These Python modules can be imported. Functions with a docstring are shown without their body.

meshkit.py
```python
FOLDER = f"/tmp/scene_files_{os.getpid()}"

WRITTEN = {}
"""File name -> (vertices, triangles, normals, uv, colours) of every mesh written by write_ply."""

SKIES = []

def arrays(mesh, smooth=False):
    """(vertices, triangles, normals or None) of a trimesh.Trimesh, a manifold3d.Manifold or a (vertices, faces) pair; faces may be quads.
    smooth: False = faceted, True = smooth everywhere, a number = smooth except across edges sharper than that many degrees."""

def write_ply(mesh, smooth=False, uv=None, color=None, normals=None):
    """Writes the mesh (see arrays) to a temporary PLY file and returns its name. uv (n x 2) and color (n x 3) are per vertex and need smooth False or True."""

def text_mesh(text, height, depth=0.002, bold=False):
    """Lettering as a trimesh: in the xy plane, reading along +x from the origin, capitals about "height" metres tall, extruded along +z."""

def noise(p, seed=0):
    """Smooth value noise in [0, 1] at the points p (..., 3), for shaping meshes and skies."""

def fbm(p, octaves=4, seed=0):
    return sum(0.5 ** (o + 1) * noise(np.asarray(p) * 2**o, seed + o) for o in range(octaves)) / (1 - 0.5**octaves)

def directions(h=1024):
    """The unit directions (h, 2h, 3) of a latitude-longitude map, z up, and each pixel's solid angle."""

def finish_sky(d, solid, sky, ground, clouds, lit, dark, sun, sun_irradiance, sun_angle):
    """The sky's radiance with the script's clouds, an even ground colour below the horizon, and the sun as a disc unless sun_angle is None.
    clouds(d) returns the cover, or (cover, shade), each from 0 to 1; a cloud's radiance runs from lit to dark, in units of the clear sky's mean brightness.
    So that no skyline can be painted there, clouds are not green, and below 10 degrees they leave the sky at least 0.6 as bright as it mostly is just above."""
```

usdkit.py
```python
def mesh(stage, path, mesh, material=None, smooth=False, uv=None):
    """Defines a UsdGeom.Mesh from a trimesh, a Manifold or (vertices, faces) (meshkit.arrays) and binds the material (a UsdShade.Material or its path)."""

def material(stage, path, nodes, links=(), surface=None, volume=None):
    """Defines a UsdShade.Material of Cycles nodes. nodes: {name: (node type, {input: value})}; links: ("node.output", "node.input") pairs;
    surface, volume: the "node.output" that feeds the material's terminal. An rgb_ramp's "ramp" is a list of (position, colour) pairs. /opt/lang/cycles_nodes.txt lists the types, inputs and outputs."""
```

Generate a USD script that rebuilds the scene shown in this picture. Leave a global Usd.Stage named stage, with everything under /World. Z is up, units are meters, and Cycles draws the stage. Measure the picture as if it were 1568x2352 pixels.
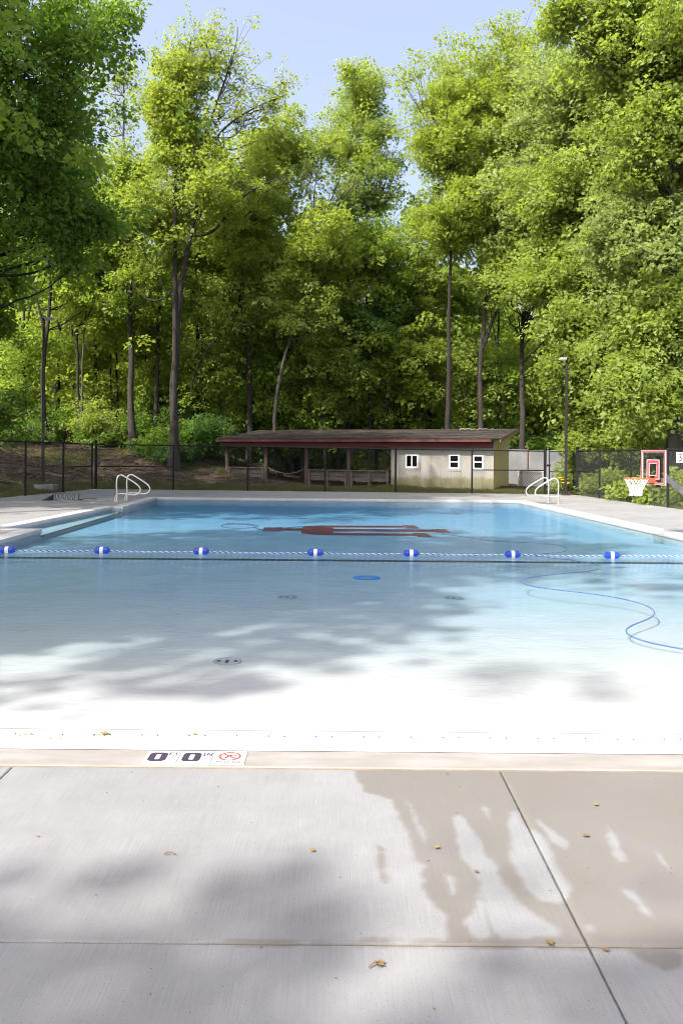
import math, random
import numpy as np
import trimesh, shapely
from shapely.geometry import Polygon, box as sbox, LineString, Point
from shapely import affinity
import usdkit, meshkit
from pxr import Usd, UsdGeom, UsdLux, UsdShade, Gf, Sdf, Vt

rng = np.random.default_rng(11)
random.seed(11)
stage = Usd.Stage.CreateInMemory()
UsdGeom.SetStageUpAxis(stage, 'Z'); UsdGeom.SetStageMetersPerUnit(stage, 1.0)
UsdGeom.Xform.Define(stage, '/World'); UsdGeom.Scope.Define(stage, '/World/Looks')

# ------------------------------------------------------------------ camera, sky, sun, exposure
F, XC, YH, ROLL, EYE = 1837.0, 784.0, 1047.0, 0.0087, 1.42      # photograph measured on a 1568 wide grid
EXPOSURE = 1.95
SUN_EL, SUN_A = math.radians(47), math.radians(42)               # sun to the left, a little behind the camera
SUN_DIR = np.array([-math.cos(SUN_EL) * math.cos(SUN_A), -math.cos(SUN_EL) * math.sin(SUN_A), math.sin(SUN_EL)])
SUN_INTENSITY, SKY_STRENGTH = 0.56, 0.125

cam = UsdGeom.Camera.Define(stage, '/World/camera')
cr, sr = math.cos(ROLL), math.sin(ROLL)
cam.AddTransformOp().Set(Gf.Matrix4d(cr, 0, sr, 0, -sr, 0, cr, 0, 0, -1, 0, 0, 0, 0, EYE, 1))
cam.CreateHorizontalApertureAttr(24.0)
cam.CreateFocalLengthAttr(24.0 * F / 1568)
cam.CreateVerticalApertureOffsetAttr(-(1176 - YH) / 1568 * 24.0)
cam.CreateFStopAttr(0.0)
cam.CreateExposureAttr(EXPOSURE)
cam.CreateClippingRangeAttr(Gf.Vec2f(0.05, 5000))

sky = UsdLux.DomeLight.Define(stage, '/World/sky')
skym = usdkit.material(stage, '/World/Looks/sky_air', {
    's': ('sky_texture', {'sky_type': 'single_scattering', 'sun_disc': False, 'sun_elevation': SUN_EL,
                          'sun_rotation': math.atan2(SUN_DIR[0], SUN_DIR[1]), 'altitude': 100.0, 'air_density': 1.0,
                          'aerosol_density': 7.0, 'ozone_density': 2.0}),
    'v': ('mix', {'mix_type': 'mix', 'fac': 0.4, 'color2': (1.5, 1.43, 1.9)}),         # thin even veil of high cloud
    'b': ('background_shader', {'strength': SKY_STRENGTH})}, [('s.color', 'v.color1'), ('v.color', 'b.color')], surface='b.background')
UsdShade.MaterialBindingAPI.Apply(sky.GetPrim()).Bind(skym)
sky.GetPrim().SetCustomDataByKey('kind', 'structure')
sun = UsdLux.DistantLight.Define(stage, '/World/sun')
sun.CreateIntensityAttr(SUN_INTENSITY); sun.CreateNormalizeAttr(True); sun.CreateAngleAttr(0.6); sun.CreateColorAttr(Gf.Vec3f(1.0, 0.955, 0.88))
zax = SUN_DIR; xax = np.cross([0, 0, 1.0], zax); xax /= np.linalg.norm(xax); yax = np.cross(zax, xax)
sun.AddTransformOp().Set(Gf.Matrix4d(*xax, 0, *yax, 0, *zax, 0, 0, 0, 0, 1))

# ------------------------------------------------------------------ helpers
def ray(xd, yd):
    dx, dy = xd - XC, yd - YH
    x, y = dx * cr + dy * sr, -dx * sr + dy * cr
    return np.array([x / F, 1.0, -y / F])
def gp(xd, yd, z=0.0):                         # where the line of sight meets the level z
    r = ray(xd, yd); t = (z - EYE) / r[2]
    return np.array([0, 0, EYE]) + t * r
def at(xd, yd, Y):                             # at distance Y
    return np.array([0, 0, EYE]) + Y * ray(xd, yd)
def depth_of(y):
    return np.interp(y, [4.13, 5.2, 7, 9, 14, 20, 26.5], [0.022, 0.045, 0.125, 0.19, 0.22, 0.235, 0.245])
def fp(xd, yd, lift=0.0):                      # where it meets the sloping pool floor
    r = ray(xd, yd); z = -0.1
    for _ in range(40):
        t = (z - EYE) / r[2]; z = 0.5 * z + 0.5 * (-depth_of(t) + lift)
    p = np.array([0, 0, EYE]) + t * r; p[2] = -depth_of(p[1]) + lift
    return p

used = {}
def path_for(name, parent='/World'):
    parent = str(parent)
    k = (parent, name); n = used.get(k, 0); used[k] = n + 1
    return f'{parent}/{name}' + (f'_{n:03d}' if n else '')
def tag(p, label=None, cat=None, group=None, kind=None):
    prim = p.GetPrim()
    for k, v in (('label', label), ('category', cat), ('group', group), ('kind', kind)):
        if v: prim.SetCustomDataByKey(k, v)
    return prim
def thing(name, label=None, cat=None, loc=(0, 0, 0), rz=0.0, group=None, kind=None, parent='/World'):
    x = UsdGeom.Xform.Define(stage, path_for(name, parent))
    x.AddTranslateOp().Set(Gf.Vec3d(*map(float, loc)))
    if rz: x.AddRotateZOp().Set(math.degrees(rz))
    return tag(x, label, cat, group, kind)
def part(name, mesh, mat, parent='/World', smooth=False, label=None, cat=None, group=None, kind=None):
    pp = parent if isinstance(parent, str) else parent.GetPath()
    m = usdkit.mesh(stage, path_for(name, pp), mesh, mat, smooth=smooth)
    return tag(m, label, cat, group, kind)
def cat_(*ms): return trimesh.util.concatenate([m for m in ms if m is not None])
def bx(x0, x1, y0, y1, z0, z1):
    m = trimesh.creation.box([x1 - x0, y1 - y0, z1 - z0]); m.apply_translation([(x0 + x1) / 2, (y0 + y1) / 2, (z0 + z1) / 2]); return m
def bevel_box(x0, x1, y0, y1, z0, z1, b=0.006):
    v = []
    for dx, dy, dz in ((b, b, 0), (b, 0, b), (0, b, b)):
        for x in (x0 + dx, x1 - dx):
            for y in (y0 + dy, y1 - dy):
                for z in (z0 + dz, z1 - dz): v.append((x, y, z))
    return trimesh.convex.convex_hull(np.array(v))
def beam(a, b, w, h):                         # a timber between two points
    a, b = np.asarray(a, float), np.asarray(b, float); d = b - a; L = np.linalg.norm(d); d /= L
    up = np.array([0, 0, 1.0]) if abs(d[2]) < 0.95 else np.array([0, 1.0, 0])
    s = np.cross(d, up); s /= np.linalg.norm(s); u = np.cross(s, d)
    m = trimesh.creation.box([L, w, h]); T = np.eye(4); T[:3, 0], T[:3, 1], T[:3, 2], T[:3, 3] = d, s, u, (a + b) / 2
    m.apply_transform(T); return m
def tube(points, radii, sides=6, cap=True):
    p = np.asarray(points, float); n = len(p); r = np.broadcast_to(radii, (n,)).astype(float)
    t = np.gradient(p, axis=0); t /= np.linalg.norm(t, axis=1, keepdims=True) + 1e-12
    a = np.zeros_like(p); ref = np.array([1.0, 0, 0]) if abs(t[0, 0]) < 0.8 else np.array([0, 1.0, 0])
    for i in range(n):
        ref = ref - t[i] * (ref @ t[i]); ref /= np.linalg.norm(ref) + 1e-12; a[i] = ref
    b = np.cross(t, a); ang = np.arange(sides) * 2 * np.pi / sides
    v = (p[:, None] + r[:, None, None] * (np.cos(ang)[None, :, None] * a[:, None] + np.sin(ang)[None, :, None] * b[:, None])).reshape(-1, 3)
    i, j = np.meshgrid(np.arange(n - 1), np.arange(sides), indexing='ij')
    q = np.stack([i * sides + j, i * sides + (j + 1) % sides, (i + 1) * sides + (j + 1) % sides, (i + 1) * sides + j], -1).reshape(-1, 4)
    f = np.vstack([q[:, [0, 1, 2]], q[:, [0, 2, 3]]])
    if cap:
        e = np.array([[0, k + 1, k] for k in range(1, sides - 1)])
        f = np.vstack([f, e, e[:, ::-1] + (n - 1) * sides])
    return trimesh.Trimesh(v, f, process=False)
def spline(pts, n=24):
    p = np.asarray(pts, float)
    if len(p) < 3: return p[0] + (p[-1] - p[0]) * np.linspace(0, 1, n)[:, None]
    from scipy.interpolate import CubicSpline, PchipInterpolator
    s = np.r_[0, np.cumsum(np.linalg.norm(np.diff(p, axis=0), axis=1) ** 0.7)]
    return CubicSpline(s, p)(np.linspace(0, s[-1], n))
def cyl(c, r, z0, z1, n=20):
    return tube([(c[0], c[1], z0), (c[0], c[1], z1)], r, n)
def lathe(profile, n=24, loc=(0, 0, 0)):
    m = trimesh.creation.revolve(np.array(profile, float), sections=n); m.apply_translation(loc); return m
def extrude(poly, z0, z1):
    ms = [trimesh.creation.extrude_polygon(g, z1 - z0, engine='earcut') for g in getattr(poly, 'geoms', [poly]) if g.area > 1e-6]
    m = cat_(*ms); m.apply_translation([0, 0, z0]); return m

# ------------------------------------------------------------------ materials
L = '/World/Looks/'
def mat(name, c1, c2=None, scale=6.0, detail=4.0, rough=0.7, bump=0.0, bscale=40.0, bdist=0.01, spec=0.5, metal=0.0, stretch=(1, 1, 1), coat=0.0, lo=0.3, hi=0.7):
    nodes = {'p': ('principled_bsdf', {'roughness': rough, 'metallic': metal, 'specular_ior_level': spec, 'coat_weight': coat, 'base_color': c1}),
             'tc': ('texture_coordinate', {}), 'mp': ('mapping', {'scale': stretch})}
    links = [('tc.object', 'mp.vector')]
    if c2 is not None:
        nodes['n'] = ('noise_texture', {'scale': scale, 'detail': detail, 'roughness': 0.6})
        nodes['r'] = ('rgb_ramp', {'ramp': [(lo, c1), (hi, c2)]})
        links += [('mp.vector', 'n.vector'), ('n.fac', 'r.fac'), ('r.color', 'p.base_color')]
    if bump:
        nodes['bn'] = ('noise_texture', {'scale': bscale, 'detail': 5.0}); nodes['b'] = ('bump', {'strength': bump, 'distance': bdist})
        links += [('mp.vector', 'bn.vector'), ('bn.fac', 'b.height'), ('b.normal', 'p.normal')]
    return usdkit.material(stage, L + name, nodes, links, surface='p.BSDF')

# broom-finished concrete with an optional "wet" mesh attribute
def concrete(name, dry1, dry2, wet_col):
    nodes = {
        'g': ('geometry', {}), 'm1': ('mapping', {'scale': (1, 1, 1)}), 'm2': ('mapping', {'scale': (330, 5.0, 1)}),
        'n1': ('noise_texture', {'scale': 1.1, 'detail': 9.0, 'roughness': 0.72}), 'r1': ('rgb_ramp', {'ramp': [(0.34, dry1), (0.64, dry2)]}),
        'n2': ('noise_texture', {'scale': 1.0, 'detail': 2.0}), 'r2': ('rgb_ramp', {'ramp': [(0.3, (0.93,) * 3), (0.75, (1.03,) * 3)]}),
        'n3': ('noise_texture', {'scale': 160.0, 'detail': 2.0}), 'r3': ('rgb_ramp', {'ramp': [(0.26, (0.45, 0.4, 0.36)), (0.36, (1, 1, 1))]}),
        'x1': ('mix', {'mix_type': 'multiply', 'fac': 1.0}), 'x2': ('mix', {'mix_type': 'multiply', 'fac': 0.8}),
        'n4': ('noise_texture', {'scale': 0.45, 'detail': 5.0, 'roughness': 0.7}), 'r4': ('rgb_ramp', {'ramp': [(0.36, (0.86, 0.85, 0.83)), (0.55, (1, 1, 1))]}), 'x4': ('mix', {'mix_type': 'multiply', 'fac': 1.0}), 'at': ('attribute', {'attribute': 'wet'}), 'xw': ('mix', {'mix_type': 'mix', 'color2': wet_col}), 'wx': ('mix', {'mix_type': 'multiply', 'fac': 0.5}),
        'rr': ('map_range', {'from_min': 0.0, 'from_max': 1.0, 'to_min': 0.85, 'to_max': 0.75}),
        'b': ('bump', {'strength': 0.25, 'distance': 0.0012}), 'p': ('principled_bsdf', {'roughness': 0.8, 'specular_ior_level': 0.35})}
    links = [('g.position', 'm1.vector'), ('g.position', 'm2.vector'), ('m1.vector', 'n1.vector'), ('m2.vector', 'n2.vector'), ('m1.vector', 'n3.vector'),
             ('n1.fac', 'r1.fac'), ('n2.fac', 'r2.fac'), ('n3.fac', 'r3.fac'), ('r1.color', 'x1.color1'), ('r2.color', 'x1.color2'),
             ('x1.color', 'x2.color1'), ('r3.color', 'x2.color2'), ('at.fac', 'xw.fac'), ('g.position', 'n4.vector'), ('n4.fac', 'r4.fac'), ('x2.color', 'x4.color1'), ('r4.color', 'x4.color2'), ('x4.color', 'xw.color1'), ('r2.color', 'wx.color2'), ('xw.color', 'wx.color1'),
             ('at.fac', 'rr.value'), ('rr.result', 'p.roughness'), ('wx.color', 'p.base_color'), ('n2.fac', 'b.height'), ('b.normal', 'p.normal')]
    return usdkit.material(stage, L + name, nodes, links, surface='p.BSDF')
M = {}
M['deck'] = concrete('deck_concrete', (0.205, 0.206, 0.208), (0.252, 0.252, 0.253), (0.15, 0.138, 0.12))
M['deck_b'] = concrete('deck_concrete_pale', (0.215, 0.216, 0.217), (0.262, 0.262, 0.262), (0.15, 0.138, 0.12))
M['curb'] = mat('curb_concrete', (0.205, 0.19, 0.17), (0.30, 0.283, 0.262), 2.2, 6, 0.8, 0.3, 120, 0.003, stretch=(1, 4, 1))
M['sealant'] = mat('joint_sealant', (0.17, 0.13, 0.085), (0.25, 0.2, 0.14), 9, 4, 0.8)
M['joint'] = mat('joint_dark', (0.05, 0.045, 0.04), (0.11, 0.1, 0.085), 20, 4, 0.9)
M['coping'] = mat('coping_white', (0.34, 0.335, 0.33), (0.41, 0.405, 0.40), 3, 5, 0.7, 0.2, 80, 0.003)
M['plaster'] = mat('pool_plaster', (0.325, 0.333, 0.332), (0.375, 0.384, 0.382), 1.3, 5, 0.65)
M['grate'] = mat('white_grating', (0.56, 0.56, 0.56), (0.62, 0.62, 0.62), 4, 3, 0.45)
M['black_tile'] = mat('black_tile', (0.008, 0.010, 0.008), (0.03, 0.033, 0.02), 14, 4, 0.4)
M['red_paint'] = mat('red_floor_paint', (0.19, 0.02, 0.014), (0.30, 0.045, 0.028), 5, 5, 0.6)
M['algae'] = mat('algae_stain', (0.26, 0.25, 0.07), (0.36, 0.36, 0.16), 3, 5, 0.8)
M['black_metal'] = mat('black_fence_paint', (0.005, 0.0055, 0.008), (0.009, 0.0095, 0.012), 9, 3, 0.55, spec=0.25)
M['wire'] = mat('black_fence_wire', (0.016, 0.017, 0.018), None, rough=0.5)
M['steel'] = mat('brushed_steel', (0.72, 0.70, 0.66), (0.8, 0.78, 0.74), 12, 3, 0.28, metal=0.85)
M['galv'] = mat('galvanised_steel', (0.12, 0.12, 0.125), (0.17, 0.17, 0.175), 8, 3, 0.5, metal=0.3)
M['blue_float'] = mat('blue_float_plastic', (0.012, 0.042, 0.32), (0.018, 0.06, 0.4), 8, 3, 0.32)
M['white_float'] = mat('white_float_plastic', (0.72, 0.73, 0.76), None, rough=0.4)
M['hose'] = mat('blue_hose', (0.03, 0.085, 0.25), (0.07, 0.15, 0.33), 6, 3, 0.5)
M['drain_grey'] = mat('grey_drain_plastic', (0.2, 0.23, 0.25), (0.3, 0.33, 0.35), 16, 4, 0.5)
M['drain_blue'] = mat('blue_drain_paint', (0.02, 0.15, 0.42), (0.05, 0.27, 0.6), 16, 4, 0.5)
M['wood'] = mat('weathered_wood', (0.04, 0.026, 0.021), (0.085, 0.062, 0.052), 7, 6, 0.85, 0.5, 30, 0.006, stretch=(1, 1, 0.2))
M['bench_wood'] = mat('bench_wood', (0.06, 0.05, 0.043), (0.12, 0.10, 0.086), 7, 6, 0.85, 0.5, 30, 0.006, stretch=(0.2, 1, 1))
M['fascia'] = mat('red_fascia', (0.06, 0.014, 0.012), (0.11, 0.034, 0.028), 2.5, 6, 0.75, lo=0.35, hi=0.7)
M['beam_red'] = mat('red_beam', (0.07, 0.012, 0.011), (0.10, 0.02, 0.017), 3, 5, 0.7)
M['shingle'] = [mat(f'roof_shingle_{k}', tuple(np.array(a) * 0.22), tuple(np.array(a) * 0.6), 5, 6, 0.95, 0.4, 60, 0.006)
                for k, a in enumerate([(0.075, 0.06, 0.052), (0.095, 0.075, 0.062), (0.06, 0.05, 0.046), (0.12, 0.095, 0.075)])]
M['shed_grey'] = usdkit.material(stage, L + 'grey_siding', {
    'tc': ('texture_coordinate', {}), 'sx': ('separate_xyz', {}), 'n': ('noise_texture', {'scale': 2.2, 'detail': 6.0, 'roughness': 0.65}),
    'a': ('math', {'math_type': 'multiply_add', 'value2': 0.55, 'value3': 0.0}), 'b': ('math', {'math_type': 'subtract'}),
    'r': ('rgb_ramp', {'ramp': [(0.0, (0.15, 0.14, 0.075)), (0.2, (0.19, 0.18, 0.10)), (0.34, (0.29, 0.278, 0.25)), (1.0, (0.30, 0.288, 0.26))]}),
    'n2': ('noise_texture', {'scale': 3.0, 'detail': 4.0}), 'r2': ('rgb_ramp', {'ramp': [(0.3, (0.95,) * 3), (0.7, (1.03,) * 3)]}), 'x': ('mix', {'mix_type': 'multiply', 'fac': 1.0}),
    'p': ('principled_bsdf', {'roughness': 0.7})},
    [('tc.object', 'sx.vector'), ('tc.object', 'n.vector'), ('n.fac', 'a.value1'), ('sx.z', 'b.value1'), ('a.value', 'b.value2'), ('b.value', 'r.fac'),
     ('tc.object', 'n2.vector'), ('n2.fac', 'r2.fac'), ('r.color', 'x.color1'), ('r2.color', 'x.color2'), ('x.color', 'p.base_color')], surface='p.BSDF')
M['shed_yellow'] = mat('ochre_siding', (0.5, 0.39, 0.12), (0.56, 0.45, 0.17), 2.5, 6, 0.7)
M['trim'] = mat('grey_window_trim', (0.25, 0.245, 0.225), (0.3, 0.295, 0.275), 4, 4, 0.7)
M['white_frame'] = mat('white_window_frame', (0.78, 0.79, 0.82), None, rough=0.4)
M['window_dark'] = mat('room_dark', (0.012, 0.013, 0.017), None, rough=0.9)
M['glass'] = usdkit.material(stage, L + 'window_glass', {'t': ('transparent_bsdf', {'color': (0.55, 0.6, 0.62)}), 'g': ('glossy_bsdf', {'color': (0.9, 0.9, 0.9), 'roughness': 0.03}),
    'f': ('fresnel', {'IOR': 1.5}), 'm': ('mix_closure', {})}, [('f.fac', 'm.fac'), ('t.BSDF', 'm.closure1'), ('g.BSDF', 'm.closure2')], surface='m.closure')
M['acrylic'] = usdkit.material(stage, L + 'clear_acrylic', {'t': ('transparent_bsdf', {'color': (0.96, 0.97, 0.97)}), 'g': ('glossy_bsdf', {'color': (0.9, 0.9, 0.9), 'roughness': 0.05}),
    'f': ('layer_weight', {'blend': 0.5}), 'w': ('math', {'math_type': 'power', 'value2': 5.0}), 'k': ('math', {'math_type': 'multiply_add', 'value2': 0.9, 'value3': 0.03}), 'm': ('mix_closure', {})},
    [('f.facing', 'w.value1'), ('w.value', 'k.value1'), ('k.value', 'm.fac'), ('t.BSDF', 'm.closure1'), ('g.BSDF', 'm.closure2')], surface='m.closure')
M['board_red'] = mat('board_red_print', (0.5, 0.07, 0.085), None, rough=0.4)
M['board_white'] = mat('board_white_print', (0.6, 0.5, 0.5), None, rough=0.4)
M['rim'] = mat('orange_rim_paint', (0.72, 0.10, 0.03), None, rough=0.4)
M['net'] = mat('white_net_cord', (0.8, 0.8, 0.8), None, rough=0.8)
M['tile_white'] = mat('white_tile', (0.56, 0.56, 0.57), (0.6, 0.6, 0.61), 8, 3, 0.25)
M['ink'] = mat('dark_tile_ink', (0.035, 0.025, 0.045), None, rough=0.5)
M['tile_red'] = mat('red_tile_ink', (0.62, 0.05, 0.03), None, rough=0.5)
M['sign_white'] = mat('white_sign', (0.8, 0.8, 0.8), None, rough=0.4)
M['wall_grey'] = mat('grey_concrete_wall', (0.17, 0.175, 0.183), (0.25, 0.255, 0.26), 1.6, 6, 0.85, 0.3, 30, 0.006)
M['block'] = mat('pale_concrete_block', (0.5, 0.49, 0.47), (0.62, 0.61, 0.59), 3, 6, 0.85, 0.3, 40, 0.006)
M['rust'] = mat('rusty_iron', (0.12, 0.05, 0.025), (0.22, 0.1, 0.05), 10, 5, 0.85)
M['lamp'] = mat('lamp_housing', (0.35, 0.34, 0.33), None, rough=0.5)
M['lens'] = mat('lamp_lens', (0.7, 0.7, 0.68), None, rough=0.2)
M['pole'] = mat('dark_bronze_pole', (0.018, 0.015, 0.013), None, rough=0.45)
M['cable'] = mat('black_cable', (0.02, 0.02, 0.022), None, rough=0.6)
M['brown_wall'] = mat('brown_post_paint', (0.13, 0.075, 0.045), (0.18, 0.11, 0.07), 4, 4, 0.8)
M['tan'] = mat('tan_cap', (0.42, 0.3, 0.16), None, rough=0.8)
M['fallen'] = mat('fallen_yellow_leaf', (0.30, 0.21, 0.045), (0.20, 0.16, 0.05), 40, 3, 0.7)
M['fallen_b'] = mat('fallen_brown_leaf', (0.14, 0.085, 0.035), (0.22, 0.145, 0.06), 40, 3, 0.7)
M['bark'] = [mat(f'bark_{k}', tuple(np.array(c) * 0.12), tuple(np.array(c) * 0.5), 6, 7, 0.95, 0.8, 18, 0.03, stretch=(1, 1, 0.22))
             for k, c in enumerate([(0.065, 0.05, 0.04), (0.10, 0.083, 0.068), (0.15, 0.135, 0.115), (0.05, 0.043, 0.036)])]
M['dead_wood'] = mat('dead_wood', (0.2, 0.18, 0.15), (0.3, 0.27, 0.23), 8, 5, 0.9)
M['flower'] = mat('yellow_petals', (0.75, 0.45, 0.01), None, rough=0.6)
def leafmat(name, dark, light, trans, tfac=0.42):
    tfac = min(0.58, tfac * 1.16)
    nodes = {'g': ('geometry', {}), 'n': ('noise_texture', {'scale': 0.55, 'detail': 3.0}), 'add': ('math', {'math_type': 'multiply_add', 'value2': 0.5, 'value3': 0.0}),
             'a2': ('math', {'math_type': 'add'}), 'r': ('rgb_ramp', {'ramp': [(0.3, dark), (0.8, light)]}),
             'tm': ('mix', {'mix_type': 'multiply', 'fac': 1.0, 'color2': trans}),
             'p': ('principled_bsdf', {'roughness': 0.5, 'specular_ior_level': 0.4}), 't': ('translucent_bsdf', {}), 'm': ('mix_closure', {'fac': tfac})}
    links = [('g.position', 'n.vector'), ('g.random_per_island', 'add.value1'), ('n.fac', 'a2.value1'), ('add.value', 'a2.value2'), ('a2.value', 'sub.value1'), ('sub.value', 'r.fac'),
             ('r.color', 'p.base_color'), ('r.color', 'tm.color1'), ('tm.color', 't.color'), ('p.BSDF', 'm.closure1'), ('t.BSDF', 'm.closure2')]
    nodes['sub'] = ('math', {'math_type': 'subtract', 'value2': 0.22})
    return usdkit.material(stage, L + name, nodes, links, surface='m.closure')
LF = {'dark': leafmat('leaf_dark_green', (0.14, 0.23, 0.042), (0.21, 0.305, 0.07), (1.8, 1.7, 0.8), 0.5),
      'mid': leafmat('leaf_mid_green', (0.18, 0.265, 0.046), (0.265, 0.35, 0.085), (1.6, 1.5, 0.7), 0.5),
      'yellow': leafmat('leaf_yellow_green', (0.24, 0.32, 0.055), (0.325, 0.41, 0.105), (1.35, 1.25, 0.6), 0.5),
      'pale': leafmat('leaf_pale_green', (0.225, 0.295, 0.09), (0.315, 0.38, 0.15), (1.35, 1.3, 0.75), 0.5),
      'fresh': leafmat('leaf_fresh_green', (0.225, 0.305, 0.066), (0.305, 0.39, 0.12), (1.4, 1.3, 0.65), 0.5),
      'shade': leafmat('leaf_understorey', (0.09, 0.165, 0.026), (0.16, 0.25, 0.046), (1.6, 1.5, 0.8), 0.5),
      'blue': leafmat('leaf_cool_green', (0.085, 0.165, 0.045), (0.15, 0.24, 0.07), (1.5, 1.55, 0.95), 0.5)}

# ------------------------------------------------------------------ plan of the pool and the deck
POOL = Polygon([(-5.2, 4.12), (6.67, 4.12), (5.79, 26.15), (-6.05, 26.15), (-5.87, 21.5), (-6.16, 21.45), (-6.38, 15.0), (-5.62, 14.98)])
FENCE_L = [(-11.6, 16.0), (-11.05, 21.3), (-10.78, 23.9), (-10.5, 26.6), (-10.2, 29.35), (-9.9, 32.2)]
FENCE_R = [(9.01, 30.6), (9.10, 28.2), (9.34, 25.8), (9.47, 23.2), (9.62, 20.6), (9.75, 18.0), (9.88, 15.4)]
DECK = Polygon([(-12.2, -5), (10.6, -5), (10.2, 10), (9.55, 23.2), (9.15, 28.2), (9.1, 30.75), (7.89, 31.15), (-9.95, 32.3), (-10.6, 26.6), (-11.2, 21.3)])
shapely.prepare(DECK)

# terrain: one sheet, sunk below the deck and pool
gx = np.unique(np.r_[np.arange(-32, 32.01, 0.4), np.geomspace(32, 400, 16), -np.geomspace(32, 400, 16)])
gy = np.unique(np.r_[np.arange(-10, 76.01, 0.4), np.geomspace(76, 500, 16), -np.geomspace(10, 300, 16)])
X, Y = np.meshgrid(gx, gy)
def smooth(a, b, x): t = np.clip((x - a) / (b - a), 0, 1); return t * t * (3 - 2 * t)
def ground(x, y):
    x, y = np.asarray(x, float), np.asarray(y, float)
    d = shapely.distance(DECK, shapely.points(x, y))
    wl = 1 - smooth(-9.0, -1.0, x)
    h = wl * (0.10 * smooth(0, 1.5, d) + 1.75 * smooth(1.0, 9.5, d) + 0.03 * np.clip(d - 9, 0, 60)) + (1 - wl) * (0.06 * smooth(0, 4, d) + 0.02 * np.clip(d - 8, 0, 40))
    p = np.stack([x * 0.35, y * 0.35, 0 * x], -1)
    return h + (meshkit.fbm(p, 3, 5) - 0.5) * 0.35 * smooth(0.3, 3, d) - 0.02
Z = ground(X, Y)
inside = shapely.contains_xy(DECK, X, Y); dist_in = shapely.distance(DECK.exterior, shapely.points(X, Y))
Z = np.where(inside, np.where(dist_in > 0.5, -1.8, -0.16), Z)
ny, nx = X.shape; idx = np.arange(ny * nx).reshape(ny, nx)
q = np.stack([idx[:-1, :-1], idx[:-1, 1:], idx[1:, 1:], idx[1:, :-1]], -1).reshape(-1, 4)
M['ground'] = usdkit.material(stage, L + 'woodland_ground', {
    'g': ('geometry', {}), 'n1': ('noise_texture', {'scale': 0.35, 'detail': 5.0, 'roughness': 0.65}), 'n2': ('noise_texture', {'scale': 9.0, 'detail': 6.0, 'roughness': 0.7}),
    'r1': ('rgb_ramp', {'ramp': [(0.3, (0.03, 0.022, 0.015)), (0.55, (0.075, 0.056, 0.04)), (0.75, (0.14, 0.108, 0.08))]}),
    'r2': ('rgb_ramp', {'ramp': [(0.3, (0.045, 0.05, 0.015)), (0.7, (0.13, 0.12, 0.04))]}),
    'at': ('attribute', {'attribute': 'grassy'}), 'x': ('mix', {'mix_type': 'mix'}), 'b': ('bump', {'strength': 0.9, 'distance': 0.06}), 'p': ('principled_bsdf', {'roughness': 0.95, 'specular_ior_level': 0.2})},
    [('g.position', 'n1.vector'), ('g.position', 'n2.vector'), ('n2.fac', 'r1.fac'), ('n2.fac', 'r2.fac'), ('at.fac', 'x.fac'), ('r1.color', 'x.color1'), ('r2.color', 'x.color2'),
     ('x.color', 'p.base_color'), ('n2.fac', 'b.height'), ('b.normal', 'p.normal')], surface='p.BSDF')
def grassy(x, y):
    d = shapely.distance(DECK, shapely.points(x, y))
    n = meshkit.fbm(np.stack([x * 0.4, y * 0.4, 0 * x], -1), 3, 9)
    strip = 1 - smooth(1.4, 2.6, d + (n - 0.5) * 2)
    patch = smooth(0.5, 0.62, n) * (1 - smooth(5, 9, d))
    return np.clip(np.maximum(strip, patch), 0, 1)
tg = usdkit.mesh(stage, path_for('ground'), (np.stack([X, Y, Z], -1).reshape(-1, 3), q), M['ground'], smooth=True)
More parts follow.
